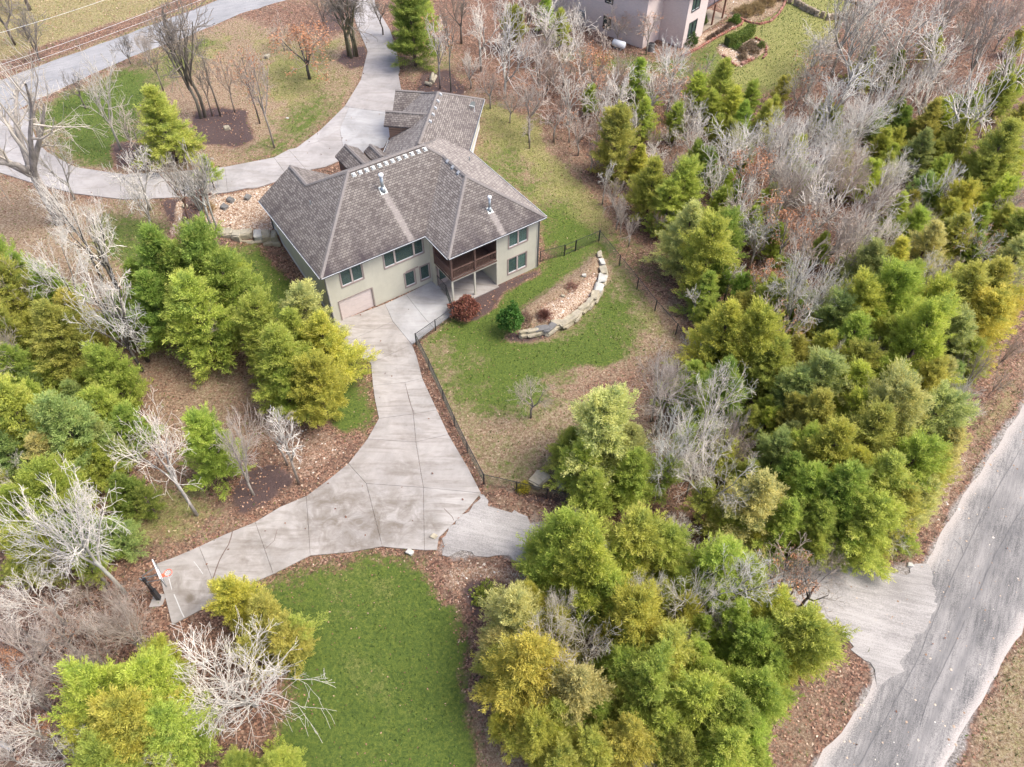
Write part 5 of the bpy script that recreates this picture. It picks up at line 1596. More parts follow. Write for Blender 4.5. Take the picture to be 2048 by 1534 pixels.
BARES = {
    'vase': [bare_variant(1, 8, 5, crook=.22), bare_variant(2, 8, 5, .3, 5, 6, crook=.2), bare_variant(3, 9, 5, .38, 4, crook=.26), bare_variant(4, 8, 5, .3, 4, 7, crook=.22)],
    'fan': [bare_variant(11, 7, 5, .2, 6, 6, 'fan', .09, crook=.17), bare_variant(12, 7, 5, .15, 7, 5, 'fan', .09, crook=.19), bare_variant(13, 7, 5, .22, 5, 7, 'fan', .09, crook=.16), bare_variant(14, 7, 5, .1, 8, 5, 'fan', .08, crook=.18), bare_variant(15, 6, 7, .12, 9, 7, 'fan', .10, crook=.13, rtw=.012, fine=True)],
    'spread': [bare_variant(21, 10, 8, .35, 5, 7, 'spread', .2, crook=.3, rtw=.02), bare_variant(22, 10, 8, .4, 4, 8, 'spread', .2, crook=.32, rtw=.02)],
    'thin': [bare_variant(31, 9, 3.2, .55, 3, 6, 'vase', .09), bare_variant(32, 9, 3.0, .5, 3, 6, 'vase', .09, crook=.22)],
    'leafy': [bare_variant(41, 7, 5, .35, 5, 6, 'spread', .11, leaves=1.0), bare_variant(42, 8, 3.6, .4, 4, 6, 'vase', .09, leaves=.22), bare_variant(43, 9, 5, .3, 5, 7, 'vase', .1, leaves=.15)],
    'vase_near': [bare_variant(101, 8, 5, crook=.2, rtw=.0105, rt=.11, fine=True), bare_variant(102, 8, 5, .3, 5, 6, crook=.2, rtw=.0105, rt=.11, fine=True), bare_variant(103, 9, 5, .4, 4, 6, crook=.25, rtw=.0105, rt=.11, fine=True)],
    'fan_near': [bare_variant(111, 7, 5, .2, 6, 6, 'fan', .09, crook=.15, rtw=.0105, fine=True), bare_variant(112, 7, 5, .14, 7, 6, 'fan', .08, crook=.16, rtw=.0105, fine=True)],
    'spread_near': [bare_variant(121, 8, 7, .3, 5, 6, 'spread', .13, crook=.26, rtw=.012, fine=True), bare_variant(122, 8, 7, .35, 5, 7, 'spread', .13, crook=.28, rtw=.012, fine=True)],
    'big': [bare_variant(51, 16, 13, .38, 5, 8, 'spread', .40, crook=.30, rtw=.017, fine=True)],
}

TINT = {'g': ((.33, .44, .085), 'bright green'), 'y': ((.44, .50, .095), 'yellow green'), 'o': ((.40, .44, .105), 'olive'), 'r': ((.49, .48, .10), 'golden olive'),
        'b': ((.31, .40, .14), 'cool green'), 'd': ((.26, .365, .075), 'dark green'), 'p': ((.46, .50, .20), 'pale sage'), 'm': ((.37, .455, .095), 'mid green'),
        'w': ((.68, .62, .54), 'pale grey'), 'k': ((.47, .39, .325), 'pale tan'), 'n': ((.24, .205, .17), 'brown grey'), 'h': ((.46, .41, .34), 'silvery grey'), 't': ((.38, .30, .24), 'brown')}
ZONES = [
    ([(0, 0), (420, 0), (300, 60), (0, 180)], 'beyond the upper road at top left'),
    ([(0, 180), (60, 200), (60, 300), (110, 330), (330, 360), (330, 480), (130, 470), (0, 440)], 'between the loop drive and the left wood'),
    ([(60, 200), (600, 0), (745, 0), (740, 130), (580, 310), (300, 350), (110, 330), (60, 280)], 'on the island lawn inside the loop drive'),
    ([(330, 360), (560, 350), (560, 480), (330, 480)], 'at the gravel bed left of the house'),
    ([(745, 0), (960, 0), (1000, 190), (760, 190)], 'behind the garage roof'),
    ([(960, 0), (1400, 0), (1400, 120), (1250, 330), (1180, 330), (1000, 190)], "in the thin wood before the pink brick house"),
    ([(1400, 0), (2048, 0), (2048, 230), (1400, 230)], 'at the top right beyond the neighbour lawn'),
    ([(1180, 230), (1480, 230), (1480, 620), (1340, 620), (1180, 420)], 'along the wood edge right of the grass strip'),
    ([(1480, 230), (1800, 230), (1800, 560), (1480, 560)], 'in the bare middle of the right wood'),
    ([(1800, 230), (2048, 230), (2048, 560), (1800, 560)], 'at the right edge of the photo, above the road bend'),
    ([(1340, 560), (1680, 560), (1680, 860), (1340, 860)], 'in the wood just right of the fenced yard'),
    ([(1680, 560), (2048, 560), (1960, 860), (1680, 860)], 'in the evergreen thicket left of the right road'),
    ([(1480, 860), (1960, 860), (1840, 1130), (1480, 1130)], 'on the corner above the gravel drive and road'),
    ([(1080, 760), (1480, 760), (1480, 1050), (1080, 1050)], 'at the lower right corner of the fenced yard'),
    ([(900, 1010), (1380, 1010), (1380, 1290), (900, 1290)], 'just below the gravel drive'),
    ([(1380, 1010), (1700, 1010), (1700, 1320), (1380, 1320)], 'below the gravel drive, next to the road junction'),
    ([(900, 1290), (1240, 1290), (1240, 1600), (900, 1600)], 'right beside the lower lawn'),
    ([(1240, 1290), (1700, 1290), (1700, 1600), (1240, 1600)], 'at the bottom between lower lawn and road'),
    ([(330, 1130), (640, 1130), (640, 1600), (130, 1600), (130, 1260), (330, 1260)], 'below the basketball court slab'),
    ([(0, 960), (330, 960), (330, 1260), (130, 1260), (0, 1260)], 'left of the basketball hoop'),
    ([(0, 1260), (130, 1260), (130, 1600), (0, 1600)], 'in the bottom left corner'),
    ([(240, 470), (760, 480), (760, 900), (500, 900), (480, 740), (240, 740)], 'in the evergreen clump left of the house'),
    ([(0, 440), (240, 440), (240, 740), (0, 740)], 'in the left wood, upper part'),
    ([(0, 740), (300, 740), (300, 960), (0, 960)], 'in the left wood, lower part'),
    ([(240, 740), (660, 740), (660, 1060), (240, 1060)], 'between left wood and driveway'),
    ([(830, 560), (1400, 560), (1400, 1010), (830, 1010)], 'inside the fenced yard'),
]
def zone_of(px, py):
    for i, (P, t) in enumerate(ZONES):
        if bool(inside(P, np.array([px]), np.array([py]))[0]): return t
    return 'near the edge of the photo' if px < 40 or px > 2008 or py < 40 or py > 1494 else 'in the open between wood and lawns'

PLACED = []     # (root, look words, category, px, py)
TR = random.Random(77)
def put_tree(var, x, y, sc_xy, sc_z, tint, look, cat, px, py, kind, bark=None, lean=None):
    z = gh(x, y)
    o = empty(kind, (x, y, z), TR.uniform(0, 6.28), (sc_xy, sc_xy, sc_z))
    if lean: o.rotation_euler = (lean[0], lean[1], o.rotation_euler[2])
    def j(c):
        b_ = 1 + TR.uniform(-.14, .14); h_ = TR.uniform(-.07, .07)
        if c[1] > c[0] * .98 and c[2] < c[1] * .5: return (c[0] * b_ * (1 + h_), c[1] * b_ * (1 - h_ * .5), c[2] * b_, 1)
        return (c[0] * b_ * (1 + h_ * .4), c[1] * b_, c[2] * b_ * (1 - h_ * .4), 1)
    bk = bark or (.20, .165, .14)
    for part in ('trunk', 'limbs', 'crown', 'leaves'):
        if part not in var: continue
        q = link(part, var[part], o)
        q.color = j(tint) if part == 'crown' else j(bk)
    PLACED.append([o, look, cat, px, py]); return o

def at_height(px, py, h):
    z = 0.5
    for _ in range(6):
        x, y = un(px, py, z); z = gh(x, y) + h
    return x, y

def cedar(px, py, wpx, tint, H=None, var=None, thin=False):
    x, y = at_height(px, py, 3); 
    for _ in range(3):
        W = wpx * mpp(x, y, 3); h = H or min(10.5, max(2.6, W * 1.62))
        x, y = at_height(px, py, h * .46)
    pool = THIN if thin else CEDARS
    v = pool[var if var is not None else TR.randrange(len(pool))]
    s = W / v['W'] * .96
    put_tree(v, x, y, s, h / v['H'], TINT[tint][0], TINT[tint][1] + (' sparse cedar' if thin else ' cedar'), 'cedar tree', px, py, 'cedar_tree', (.17, .12, .10))

def bare(px, py, wpx, tint='w', style='vase', H=None, var=None):
    """crown centre in the photo"""
    x, y = at_height(px, py, 5)
    for _ in range(3):
        W = wpx * mpp(x, y, 5); h = H or min(11, max(3.2, W * (1.6 if y < 62 else 1.35)))
        x, y = at_height(px, py, h * .62)
    put_bare(x, y, W, h, tint, style, var, px, py)

def put_bare(x, y, W, h, tint, style, var, px, py, bark=None):
    pool = BARES[style + '_near'] if (y < 50 and style in ('vase', 'fan', 'spread') and not (style == 'fan' and var == 4)) else BARES[style]
    if var is not None: var = var % len(pool)
    v = pool[var if var is not None else TR.randrange(len(pool))]
    look = {'leafy': 'tree with brown leaves', 'thin': 'slender bare tree', 'fan': 'bare fan shaped tree', 'vase': 'bare tree', 'spread': 'wide bare tree with crooked limbs', 'big': 'very large bare oak'}[style]
    tb = bark or {'w': (.38, .35, .30), 'k': (.31, .27, .23), 'n': (.17, .14, .115), 'h': (.36, .33, .28), 't': (.28, .22, .175)}[tint]
    put_tree(v, x, y, W / v['W'], h / v['H'], TINT[tint][0], TINT[tint][1] + ' ' + look, 'bare tree' if style != 'leafy' else 'tree', px, py, 'bare_tree' if style != 'leafy' else 'oak_tree', tb)

def bareb(bx, by, W, h, tint='w', style='vase', var=None, bark=None):
    """trunk foot in the photo, sizes in metres"""
    x, y, z = G(bx, by); t = proj(x, y, z + h * .6)
    put_bare(x, y, W, h, tint, style, var, t[0], t[1], bark)

# --- cedars one by one
for a in [
    (328, 255, 112, 'o', 7.8, 3), (825, 62, 92, 'd', 8.8, 1), (836, 20, 80, 'm', 8, 1),
    # clump left of the house
    (340, 560, 145, 'd'), (425, 562, 145, 'd'), (466, 602, 125, 'd'), (322, 625, 120, 'd'), (405, 650, 140, 'm'), (380, 580, 130, 'd'), (290, 590, 100, 'd'), (478, 562, 80, 'm'),
    (532, 672, 118, 'm'), (618, 648, 112, 'p'), (655, 705, 120, 'y'), (575, 745, 140, 'g'), (640, 785, 115, 'y'), (580, 800, 90, 'g'), (595, 690, 110, 'm'), (535, 710, 90, 'g'),
    # left wood
    (15, 545, 100, 'g'), (35, 610, 120, 'm'), (60, 570, 90, 'd'), (135, 690, 130, 'o'), (160, 650, 100, 'o'), (232, 770, 115, 'g'), (215, 840, 100, 'm'), (60, 860, 150, 'm'), (25, 920, 120, 'b'),
    (150, 880, 150, 'b'), (85, 825, 90, 'g'), (205, 890, 100, 'b'), (110, 930, 110, 'p'), (20, 680, 110, 'm'), (45, 760, 100, 'd'), (425, 905, 108, 'g', 7.5, 1), (265, 860, 80, 'd'),
    (120, 1010, 140, 'g'), (55, 1030, 110, 'g'), (60, 1110, 110, 'm'), (175, 1080, 100, 'd'), (5, 1000, 90, 'm'),
    # below the court
    (472, 1205, 96, 'y'), (535, 1240, 105, 'o'), (575, 1285, 100, 'o'), (230, 1400, 160, 'y'), (325, 1385, 150, 'y'), (285, 1460, 170, 'y'), (355, 1465, 140, 'm'), (200, 1470, 110, 'y'), (330, 1330, 90, 'y'), (560, 1535, 90, 'g'), (480, 1540, 80, 'g'), (240, 1540, 150, 'm'),
    # below the gravel drive
    (1125, 1095, 150, 'g'), (1172, 1150, 160, 'y'), (1268, 1100, 140, 'm'), (1330, 1115, 115, 'm'), (1105, 1150, 110, 'g'), (1215, 1200, 120, 'm'), (1030, 1245, 140, 'p'), (995, 1295, 90, 'p'),
    (1055, 1345, 180, 'r'), (1000, 1335, 90, 'o'), (1150, 1395, 150, 'p'), (1262, 1260, 150, 'y'), (1325, 1315, 130, 'o'), (1290, 1380, 150, 'm'), (1385, 1420, 150, 'y'), (1235, 1350, 110, 'm'),
    (1070, 1480, 120, 'y'), (1255, 1485, 130, 'r'), (1180, 1510, 110, 'm'), (1445, 1445, 140, 'g'), (1415, 1370, 110, 'm'), (1500, 1400, 130, 'g'), (1440, 1510, 150, 'y'), (1355, 1505, 120, 'm'),
    (1585, 1290, 165, 'm', 6.5, 2), (1545, 1250, 110, 'y'), (1500, 1300, 120, 'g'), (1465, 1250, 110, 'g'), (1425, 1150, 130, 'm'), (1485, 1165, 100, 'm'), (1530, 1340, 100, 'm'), (1110, 1440, 110, 'm'),
    (1320, 1460, 120, 'm'), (1000, 1450, 60, 'y'), (1490, 1470, 110, 'g'), (1120, 1530, 110, 'o'), (1390, 1320, 90, 'g'),
    # yard corner
    (1205, 880, 168, 'p', 8.5, 4), (1165, 935, 105, 'm'), (1265, 960, 110, 'm'), (1180, 995, 100, 'm'), (1140, 900, 80, 'm'), (1255, 905, 100, 'p'),
    (1500, 1020, 140, 'p'), (1560, 1055, 110, 'm'), (1450, 1045, 80, 'm'),
    # evergreen thicket on the right
    (1440, 690, 130, 'y'), (1500, 705, 130, 'y'), (1535, 745, 100, 'o'), (1580, 800, 100, 'b'), (1565, 965, 110, 'd'), (1545, 925, 95, 'b'), (1625, 785, 120, 'p'), (1690, 800, 120, 'y'), (1705, 755, 100, 'o'),
    (1765, 850, 150, 'p'), (1850, 860, 130, 'p'), (1885, 905, 90, 'p'), (1620, 850, 120, 'o'), (1645, 930, 150, 'y'), (1720, 900, 150, 'o'), (1745, 990, 150, 'o'), (1805, 950, 130, 'm'), (1665, 1010, 150, 'g'),
    (1725, 1060, 130, 'm'), (1785, 1030, 115, 'o'), (1845, 960, 100, 'o'), (1600, 1000, 130, 'g'), (1625, 1060, 110, 'm'), (1440, 785, 110, 'd'), (1390, 810, 90, 'd'), (1380, 770, 80, 'm'), (1700, 640, 120, 'y'), (1762, 625, 130, 'g'),
    (1722, 560, 110, 'b'), (1775, 545, 100, 'y'), (1820, 710, 150, 'y'), (1850, 640, 120, 'y'), (1905, 620, 130, 'o'), (1960, 605, 120, 'o'), (1950, 665, 120, 'r'), (1885, 700, 110, 'p'), (1802, 660, 100, 'm'),
    (1660, 660, 100, 'b'), (1795, 600, 100, 'm'), (1925, 730, 80, 'g'), (1840, 790, 100, 'o'), (1690, 700, 110, 'm'), (1760, 700, 100, 'm'), (1700, 850, 110, 'y'), (1790, 800, 100, 'y'), (1870, 770, 90, 'p'),
    (1740, 770, 90, 'g'), (1690, 960, 120, 'y'), (1600, 920, 100, 'm'), (1780, 910, 110, 'p'), (1640, 720, 90, 'm'), (1580, 720, 80, 'o'), (1830, 1010, 90, 'p'), (1620, 1095, 80, 'm'), (1690, 1090, 80, 'm'),
    # edge and upper right wood
    (1230, 295, 88, 'o', 8, 1), (1300, 385, 88, 'm'), (1362, 395, 95, 'g'), (1335, 420, 80, 'm'), (1372, 482, 105, 'p'), (1412, 525, 115, 'm'), (1445, 490, 90, 'd'), (1545, 490, 58, 'g'), (1500, 455, 60, 'm'), (1410, 590, 70, 'm'),
    (1276, 168, 60, 'g'), (1439, 180, 72, 'g'), (1390, 195, 56, 'y'), (1462, 225, 62, 'y'), (1286, 245, 60, 'g'), (1562, 188, 42, 'o'), (1660, 255, 50, 'g'), (1480, 250, 60, 'g'), (1350, 250, 50, 'm'), (1420, 225, 50, 'm'), (1500, 200, 44, 'm'),
    (1832, 315, 72, 'b'), (1850, 255, 70, 'o'), (1983, 325, 105, 'o'), (1905, 300, 80, 'o'), (1838, 395, 66, 'b'), (1992, 405, 66, 'y'), (1912, 420, 74, 'y'), (1886, 450, 70, 'y'), (1902, 486, 80, 'o'), (1846, 506, 86, 'p'),
    (1893, 478, 60, 'b'), (2030, 480, 80, 'o'), (2022, 530, 80, 'p'), (1950, 590, 90, 'y'), (1995, 630, 80, 'r'), (1960, 360, 70, 'o'), (2030, 250, 60, 'o'), (1930, 235, 60, 'g'), (1790, 430, 60, 'g'), (1730, 520, 60, 'm'), (1760, 300, 50, 'm'),
    (1820, 470, 70, 'm'), (1870, 360, 60, 'm'), (1950, 450, 60, 'm'), (2000, 200, 60, 'g'), (1440, 420, 60, 'm'), (1555, 560, 60, 'm'), (1480, 590, 60, 'd'), (1940, 510, 60, 'm'),
    (1640, 500, 50, 'm'), (1590, 640, 60, 'd'), (1030, 60, 50, 'm'), (1120, 60, 46, 'm'), (1090, 30, 46, 'g'), (1180, 205, 40, 'm')]:
    cedar(*a)
for a in [(1370, 900, 90, 'm'), (1330, 960, 90, 'm'), (250, 650, 90, 'd'), (190, 1150, 80, 'm'), (600, 1270, 90, 'o'), (505, 1310, 90, 'o'), (1400, 1010, 90, 'm'), (420, 350, 50, 'm'), (300, 1010, 70, 'd')]:
    cedar(*a, None, None, True)

# --- bare trees one by one (foot of the trunk, crown width, height)
bareb(122, 446, 13.5, 17.5, 'h', 'big', 0, (.34, .30, .26))
bareb(402, 236, 6.5, 13, 'n', 'vase', 1, (.15, .13, .10)); bareb(411, 234, 6.5, 12.5, 'n', 'vase', 0, (.15, .13, .10)); bareb(441, 232, 3, 7.5, 'n', 'thin', 0)
for bx, by, h in [(697, 112, 9.5), (703, 116, 10), (709, 112, 9), (714, 112, 8.5)]: bareb(bx, by, 5.5, h, 'n', 'thin' if h < 9 else 'vase', None, (.17, .155, .09))
bareb(620, 158, 7.2, 6.6, 't', 'leafy', 0, (.10, .09, .08))
bareb(520, 247, 3.0, 8, 't', 'leafy', 1, (.11, .09, .08)); bareb(549, 296, 3.4, 9.5, 't', 'leafy', 1, (.24, .21, .18)); bareb(470, 225, 2.6, 6, 't', 'leafy', 1); bareb(425, 232, 2, 5.5, 'n', 'thin')
bareb(243, 300, 4.6, 9.5, 'h', 'vase'); bareb(285, 330, 5, 6, 'k', 'vase'); bareb(330, 190, 2.6, 5, 'n', 'thin'); bareb(300, 130, 3, 4, 'k', 'fan'); bareb(262, 128, 3, 3.5, 'n', 'fan')
bareb(381, 446, 3.6, 7.5, 'h', 'vase', None, (.24, .14, .10))
for bx, by in [(418, 464), (428, 466), (436, 464)]: bareb(bx, by, 3.8, 7.8, 'h', 'thin' if bx == 428 else 'vase', None, (.33, .32, .28))
bareb(300, 420, 4.5, 6.5, 'w', 'vase'); bareb(310, 470, 3.5, 7, 'w', 'vase')
bareb(205, 560, 4.6, 10, 'w', 'vase', None, (.10, .09, .08)); bareb(235, 580, 4.2, 9.5, 'w', 'vase', None, (.10, .09, .08)); bareb(245, 592, 4, 8, 'w', 'thin', None, (.10, .09, .08))
bareb(178, 655, 5, 9.5, 'w', 'vase', None, (.22, .2, .18)); bareb(285, 742, 5.2, 10.5, 'w', 'vase', None, (.09, .08, .07)); bareb(296, 722, 5, 10, 'w', 'thin', None, (.09, .08, .07))
bareb(150, 400, 4, 7, 'h', 'vase'); bareb(60, 700, 5, 8, 'k', 'vase'); bareb(75, 790, 4.5, 7, 'k', 'fan'); bareb(20, 830, 5, 8, 'k', 'vase')
bareb(394, 1030, 4.8, 12, 'w', 'vase', 2, (.36, .33, .30)); bareb(508, 990, 4.5, 9, 'k', 'fan', None, (.32, .29, .25)); bareb(598, 968, 3.0, 7.5, 'w', 'thin', None, (.28, .24, .20)); bareb(575, 930, 3.6, 6, 'k', 'vase'); bareb(452, 700, 3, 7, 'k', 'fan')
bareb(250, 1186, 5.2, 12.5, 'w', 'vase', 3, (.38, .36, .30)); bareb(215, 1170, 5, 10, 'w', 'vase'); bareb(60, 20, 8, 9, 'n', 'spread'); bareb(30, 90, 6, 7, 'n', 'vase'); bareb(80, 120, 5, 6, 'n', 'fan')
bareb(512, 1412, 7.6, 5.4, 'w', 'fan', 4, (.36, .33, .29)); bareb(300, 1310, 4, 7, 'k', 'fan')
bareb(1062, 836, 3.4, 4.6, 'k', 'vase', 0, (.28, .24, .21))
bareb(1310, 872, 5.2, 8.5, 'k', 'vase', None, (.36, .33, .30)); bareb(1340, 960, 4.5, 7, 'w', 'spread', 0, (.40, .38, .36))
bareb(1205, 408, 1.8, 5, 'w', 'thin'); bareb(1058, 285, 2.8, 7, 'k', 'leafy', 1, (.2, .17, .14)); bareb(902, 184, 2.4, 9, 'n', 'thin', None, (.13, .13, .11)); bareb(880, 178, 3.8, 8, 'w', 'leafy', 1, (.25, .22, .2))
bareb(1600, 1215, 4.2, 5.2, 'n', 'vase', None, (.13, .11, .10)); bareb(1548, 1205, 4.4, 5.5, 't', 'leafy', 2, (.12, .10, .09)); bareb(1640, 1150, 2.6, 3.2, 'k', 'fan'); bareb(1755, 1090, 3.2, 3.6, 'w', 'fan')
bareb(1120, 1352, 4.4, 7, 'w', 'spread', 1, (.14, .12, .11))
# crown centres
for a in [
    (70, 1190, 150, 'w'), (110, 1260, 140, 'k'), (50, 1300, 150, 'k'), (250, 1250, 105, 'k', 'fan'), (130, 1350, 120, 'k'), (40, 1380, 140, 'w'), (60, 1460, 150, 'w'), (130, 1500, 130, 'w'), (180, 1300, 100, 'k'), (10, 1230, 110, 'k'), (330, 1510, 100, 'w'), (20, 960, 100, 'w'), (20, 880, 90, 'k'),
    (1345, 905, 125, 'w', 'spread', 9), (1430, 950, 150, 'w', 'vase', 8.5), (1425, 805, 125, 'w', 'vase', 8.5), (1400, 880, 120, 'w', 'vase', 8), (1460, 860, 110, 'k', 'fan', 8), (1320, 770, 120, 'k', 'vase'), (1600, 760, 70, 'w', 'fan'), (1655, 715, 90, 'w', 'fan'), (1740, 725, 90, 'k', 'fan'), (1390, 940, 100, 'w', 'spread'), (1395, 700, 70, 'w'), (1350, 1060, 80, 'w', 'fan'), (1480, 900, 90, 'k', 'fan'),
    (1400, 1195, 130, 'w', 'vase', 7.5), (1470, 1165, 140, 'w', 'vase', 7.5), (1290, 1175, 95, 'w', 'spread', 7), (1175, 1285, 105, 'w', 'spread', 7), (1120, 1208, 80, 'w', 'spread', 7), (1360, 1280, 90, 'k', 'spread'), (1400, 1110, 80, 'w'), (1340, 1090, 70, 'w', 'fan'), (1160, 1050, 80, 'k', 'spread'), (1280, 1460, 70, 'w', 'spread'), (1600, 1160, 80, 't', 'leafy'), (1330, 1375, 70, 'w', 'spread'), (1440, 1235, 90, 'k', 'spread'), (1290, 1510, 80, 'k'), (1080, 1040, 50, 'k', 'spread'),
    # long bare band of the right wood
    (1400, 275, 95, 'w', 'fan'), (1450, 310, 110, 'w', 'vase'), (1505, 345, 105, 'k', 'leafy'), (1560, 300, 120, 'w', 'fan'), (1600, 345, 130, 'w', 'fan'), (1640, 400, 130, 'w', 'fan'), (1700, 340, 115, 'k', 'fan'), (1580, 450, 110, 'k', 'leafy'), (1500, 400, 95, 'w', 'vase'), (1520, 470, 90, 'w', 'vase'), (1690, 440, 120, 'k', 'fan'), (1745, 390, 110, 'k', 'fan'), (1620, 500, 120, 'k', 'fan'), (1600, 570, 150, 'w', 'fan'), (1650, 600, 120, 'w', 'fan'),
    (1700, 500, 110, 'k', 'fan'), (1740, 470, 100, 'w', 'fan'), (1540, 560, 90, 'w', 'leafy'), (1460, 560, 70, 'w', 'thin'), (1560, 640, 120, 'k', 'leafy'), (1760, 400, 90, 'w', 'fan'), (1885, 370, 90, 'w', 'fan'), (1840, 440, 72, 'k', 'fan'), (1960, 475, 90, 'w', 'leafy'), (1860, 555, 90, 'w', 'fan'), (1995, 560, 80, 'k', 'fan'), (2030, 410, 70, 'k', 'fan'), (1670, 280, 110, 'w', 'fan'), (1720, 240, 120, 'w', 'fan'), (1620, 255, 90, 'w', 'fan'), (1790, 350, 80, 'w', 'fan'), (1580, 380, 100, 'k', 'fan'), (1430, 360, 90, 'w', 'vase'), (1480, 430, 80, 'k', 'vase'), (1650, 340, 100, 'w', 'fan'), (1810, 560, 70, 'k', 'leafy'), (1900, 540, 60, 'k', 'fan'), (1780, 480, 70, 'w', 'fan'), (1350, 330, 70, 'k', 'vase'), (1395, 600, 60, 'w', 'thin'), (1310, 310, 60, 'w'), (1330, 370, 50, 'k'),
    (1910, 790, 80, 'w', 'fan'), (1960, 740, 90, 'k', 'fan'), (1930, 820, 60, 'w', 'fan'), (2020, 700, 60, 't', 'fan'), (2010, 560, 70, 'k', 'fan'), (2000, 760, 50, 't', 'leafy'), (1850, 900, 50, 'w', 'fan'),
    # top right
    (1725, 95, 170, 'h', 'vase', 12), (1700, 40, 130, 'h', 'vase', 11), (1760, 140, 140, 'h', 'vase', 10), (1670, 185, 130, 'w', 'spread', 10), (1820, 60, 150, 'w', 'vase', 11), (1890, 110, 130, 'w', 'spread', 10), (1960, 200, 190, 'w', 'spread', 12), (1900, 30, 120, 'k', 'fan'), (1980, 70, 130, 'k', 'fan'), (2035, 130, 110, 'w', 'spread'), (1790, 180, 120, 'w', 'fan'), (1830, 120, 100, 't', 'leafy'), (1730, 30, 120, 'w', 'fan'), (1860, 200, 100, 'w', 'spread'), (2030, 20, 100, 'k', 'fan'), (1570, 262, 90, 'w', 'fan', 6), (1500, 290, 90, 'w', 'fan', 6), (1950, 20, 90, 't', 'fan'), (2040, 300, 60, 'h', 'fan'),
    # thin wood before the neighbour
    (1060, 200, 90, 'k', 'vase'), (1010, 110, 110, 'w', 'vase'), (960, 60, 100, 'w', 'vase'), (1080, 120, 100, 'k', 'vase'), (1140, 180, 90, 'w', 'vase'), (1190, 130, 90, 'k', 'leafy'), (1240, 185, 100, 'w', 'vase'), (1200, 230, 80, 'w', 'vase'), (1310, 170, 90, 'w', 'vase'), (1350, 120, 80, 'w', 'fan'), (1380, 230, 80, 'w', 'fan'), (1300, 60, 60, 'k', 'leafy'), (1240, 40, 60, 'k', 'leafy'), (1020, 30, 90, 'w', 'vase'), (1100, 50, 90, 'w', 'vase'), (1160, 60, 80, 'w', 'vase'), (1160, 260, 70, 'k', 'vase'), (920, 20, 80, 'n', 'vase'), (980, 170, 60, 'k', 'vase'), (1270, 240, 70, 'w', 'vase'), (1340, 180, 80, 'k', 'leafy'), (1110, 240, 60, 'k', 'thin'), (1210, 90, 60, 'k', 'thin'), (1060, 260, 50, 'k', 'thin'), (1130, 110, 80, 'w', 'vase'), (1400, 140, 60, 'k', 'leafy'), (940, 130, 60, 'w', 'vase'), (1020, 200, 60, 'k', 'leafy'), (1240, 130, 60, 'k', 'vase'), (1185, 310, 50, 'k', 'vase'), (760, 20, 60, 'n', 'vase'),
    (150, 170, 60, 'n', 'vase'), (640, 10, 50, 'n', 'fan'), (560, 60, 50, 'k', 'leafy')]:
    bare(*a)

# random young trees filling the woods between the listed ones
def wpoly(P): return [un(px, py, 1.0) for px, py in P]
FILL = [
    ([(1400, 620), (1960, 560), (1985, 640), (1890, 930), (1810, 1080), (1480, 1090), (1420, 880)], 46, 'ymogbyo', (55, 85), 'c'),
    ([(1250, 330), (1480, 230), (2048, 200), (2048, 640), (1900, 560), (1480, 640), (1360, 600)], 48, 'mgdmyo', (38, 62), 'c'),
    ([(1040, 1090), (1560, 1210), (1640, 1330), (1500, 1560), (1060, 1560), (1000, 1300)], 26, 'ymgyo', (70, 100), 'c'),
    ([(0, 560), (230, 620), (300, 800), (240, 1100), (0, 1130)], 14, 'mdgb', (60, 95), 'c'),
    ([(960, 0), (1140, 0), (1280, 200), (1380, 160), (1440, 260), (1340, 600), (1180, 330)], 34, 'kwkt', (38, 62), 'b'),
    ([(1400, 230), (1800, 200), (1800, 560), (1560, 660), (1400, 560)], 9, 'wkwk', (50, 80), 'b'),
    ([(1620, 200), (1760, 120), (2048, 60), (2048, 240), (1600, 260)], 9, 'mgd', (36, 56), 'c'),
    ([(1560, 120), (1760, 20), (2048, 10), (2048, 240), (1600, 240)], 8, 'wkh', (60, 90), 'b'),
    ([(0, 1120), (200, 1130), (300, 1260), (160, 1500), (0, 1534)], 16, 'kwk', (60, 100), 'b'),
]
for poly, n, tints, (w0, w1), kind in FILL:
    xs = [p[0] for p in poly]; ys = [p[1] for p in poly]; k = 0; tries = 0
    while k < n and tries < 4000:
        tries += 1
        px = TR.uniform(min(xs), max(xs)); py = TR.uniform(min(ys), max(ys))
        if not bool(inside(poly, np.array([px]), np.array([py]))[0]): continue
        if px < 1370 and 470 < py < 1010 and px > 830: continue
        w = TR.uniform(w0, w1)
        if any(math.hypot(q[3] - px, q[4] - py) < w * .42 for q in PLACED): continue
        if kind == 'c': cedar(px, py, w, TR.choice(tints))
        else: bare(px, py, w, TR.choice(tints), TR.choice(['fan', 'vase', 'fan', 'leafy']))
        k += 1

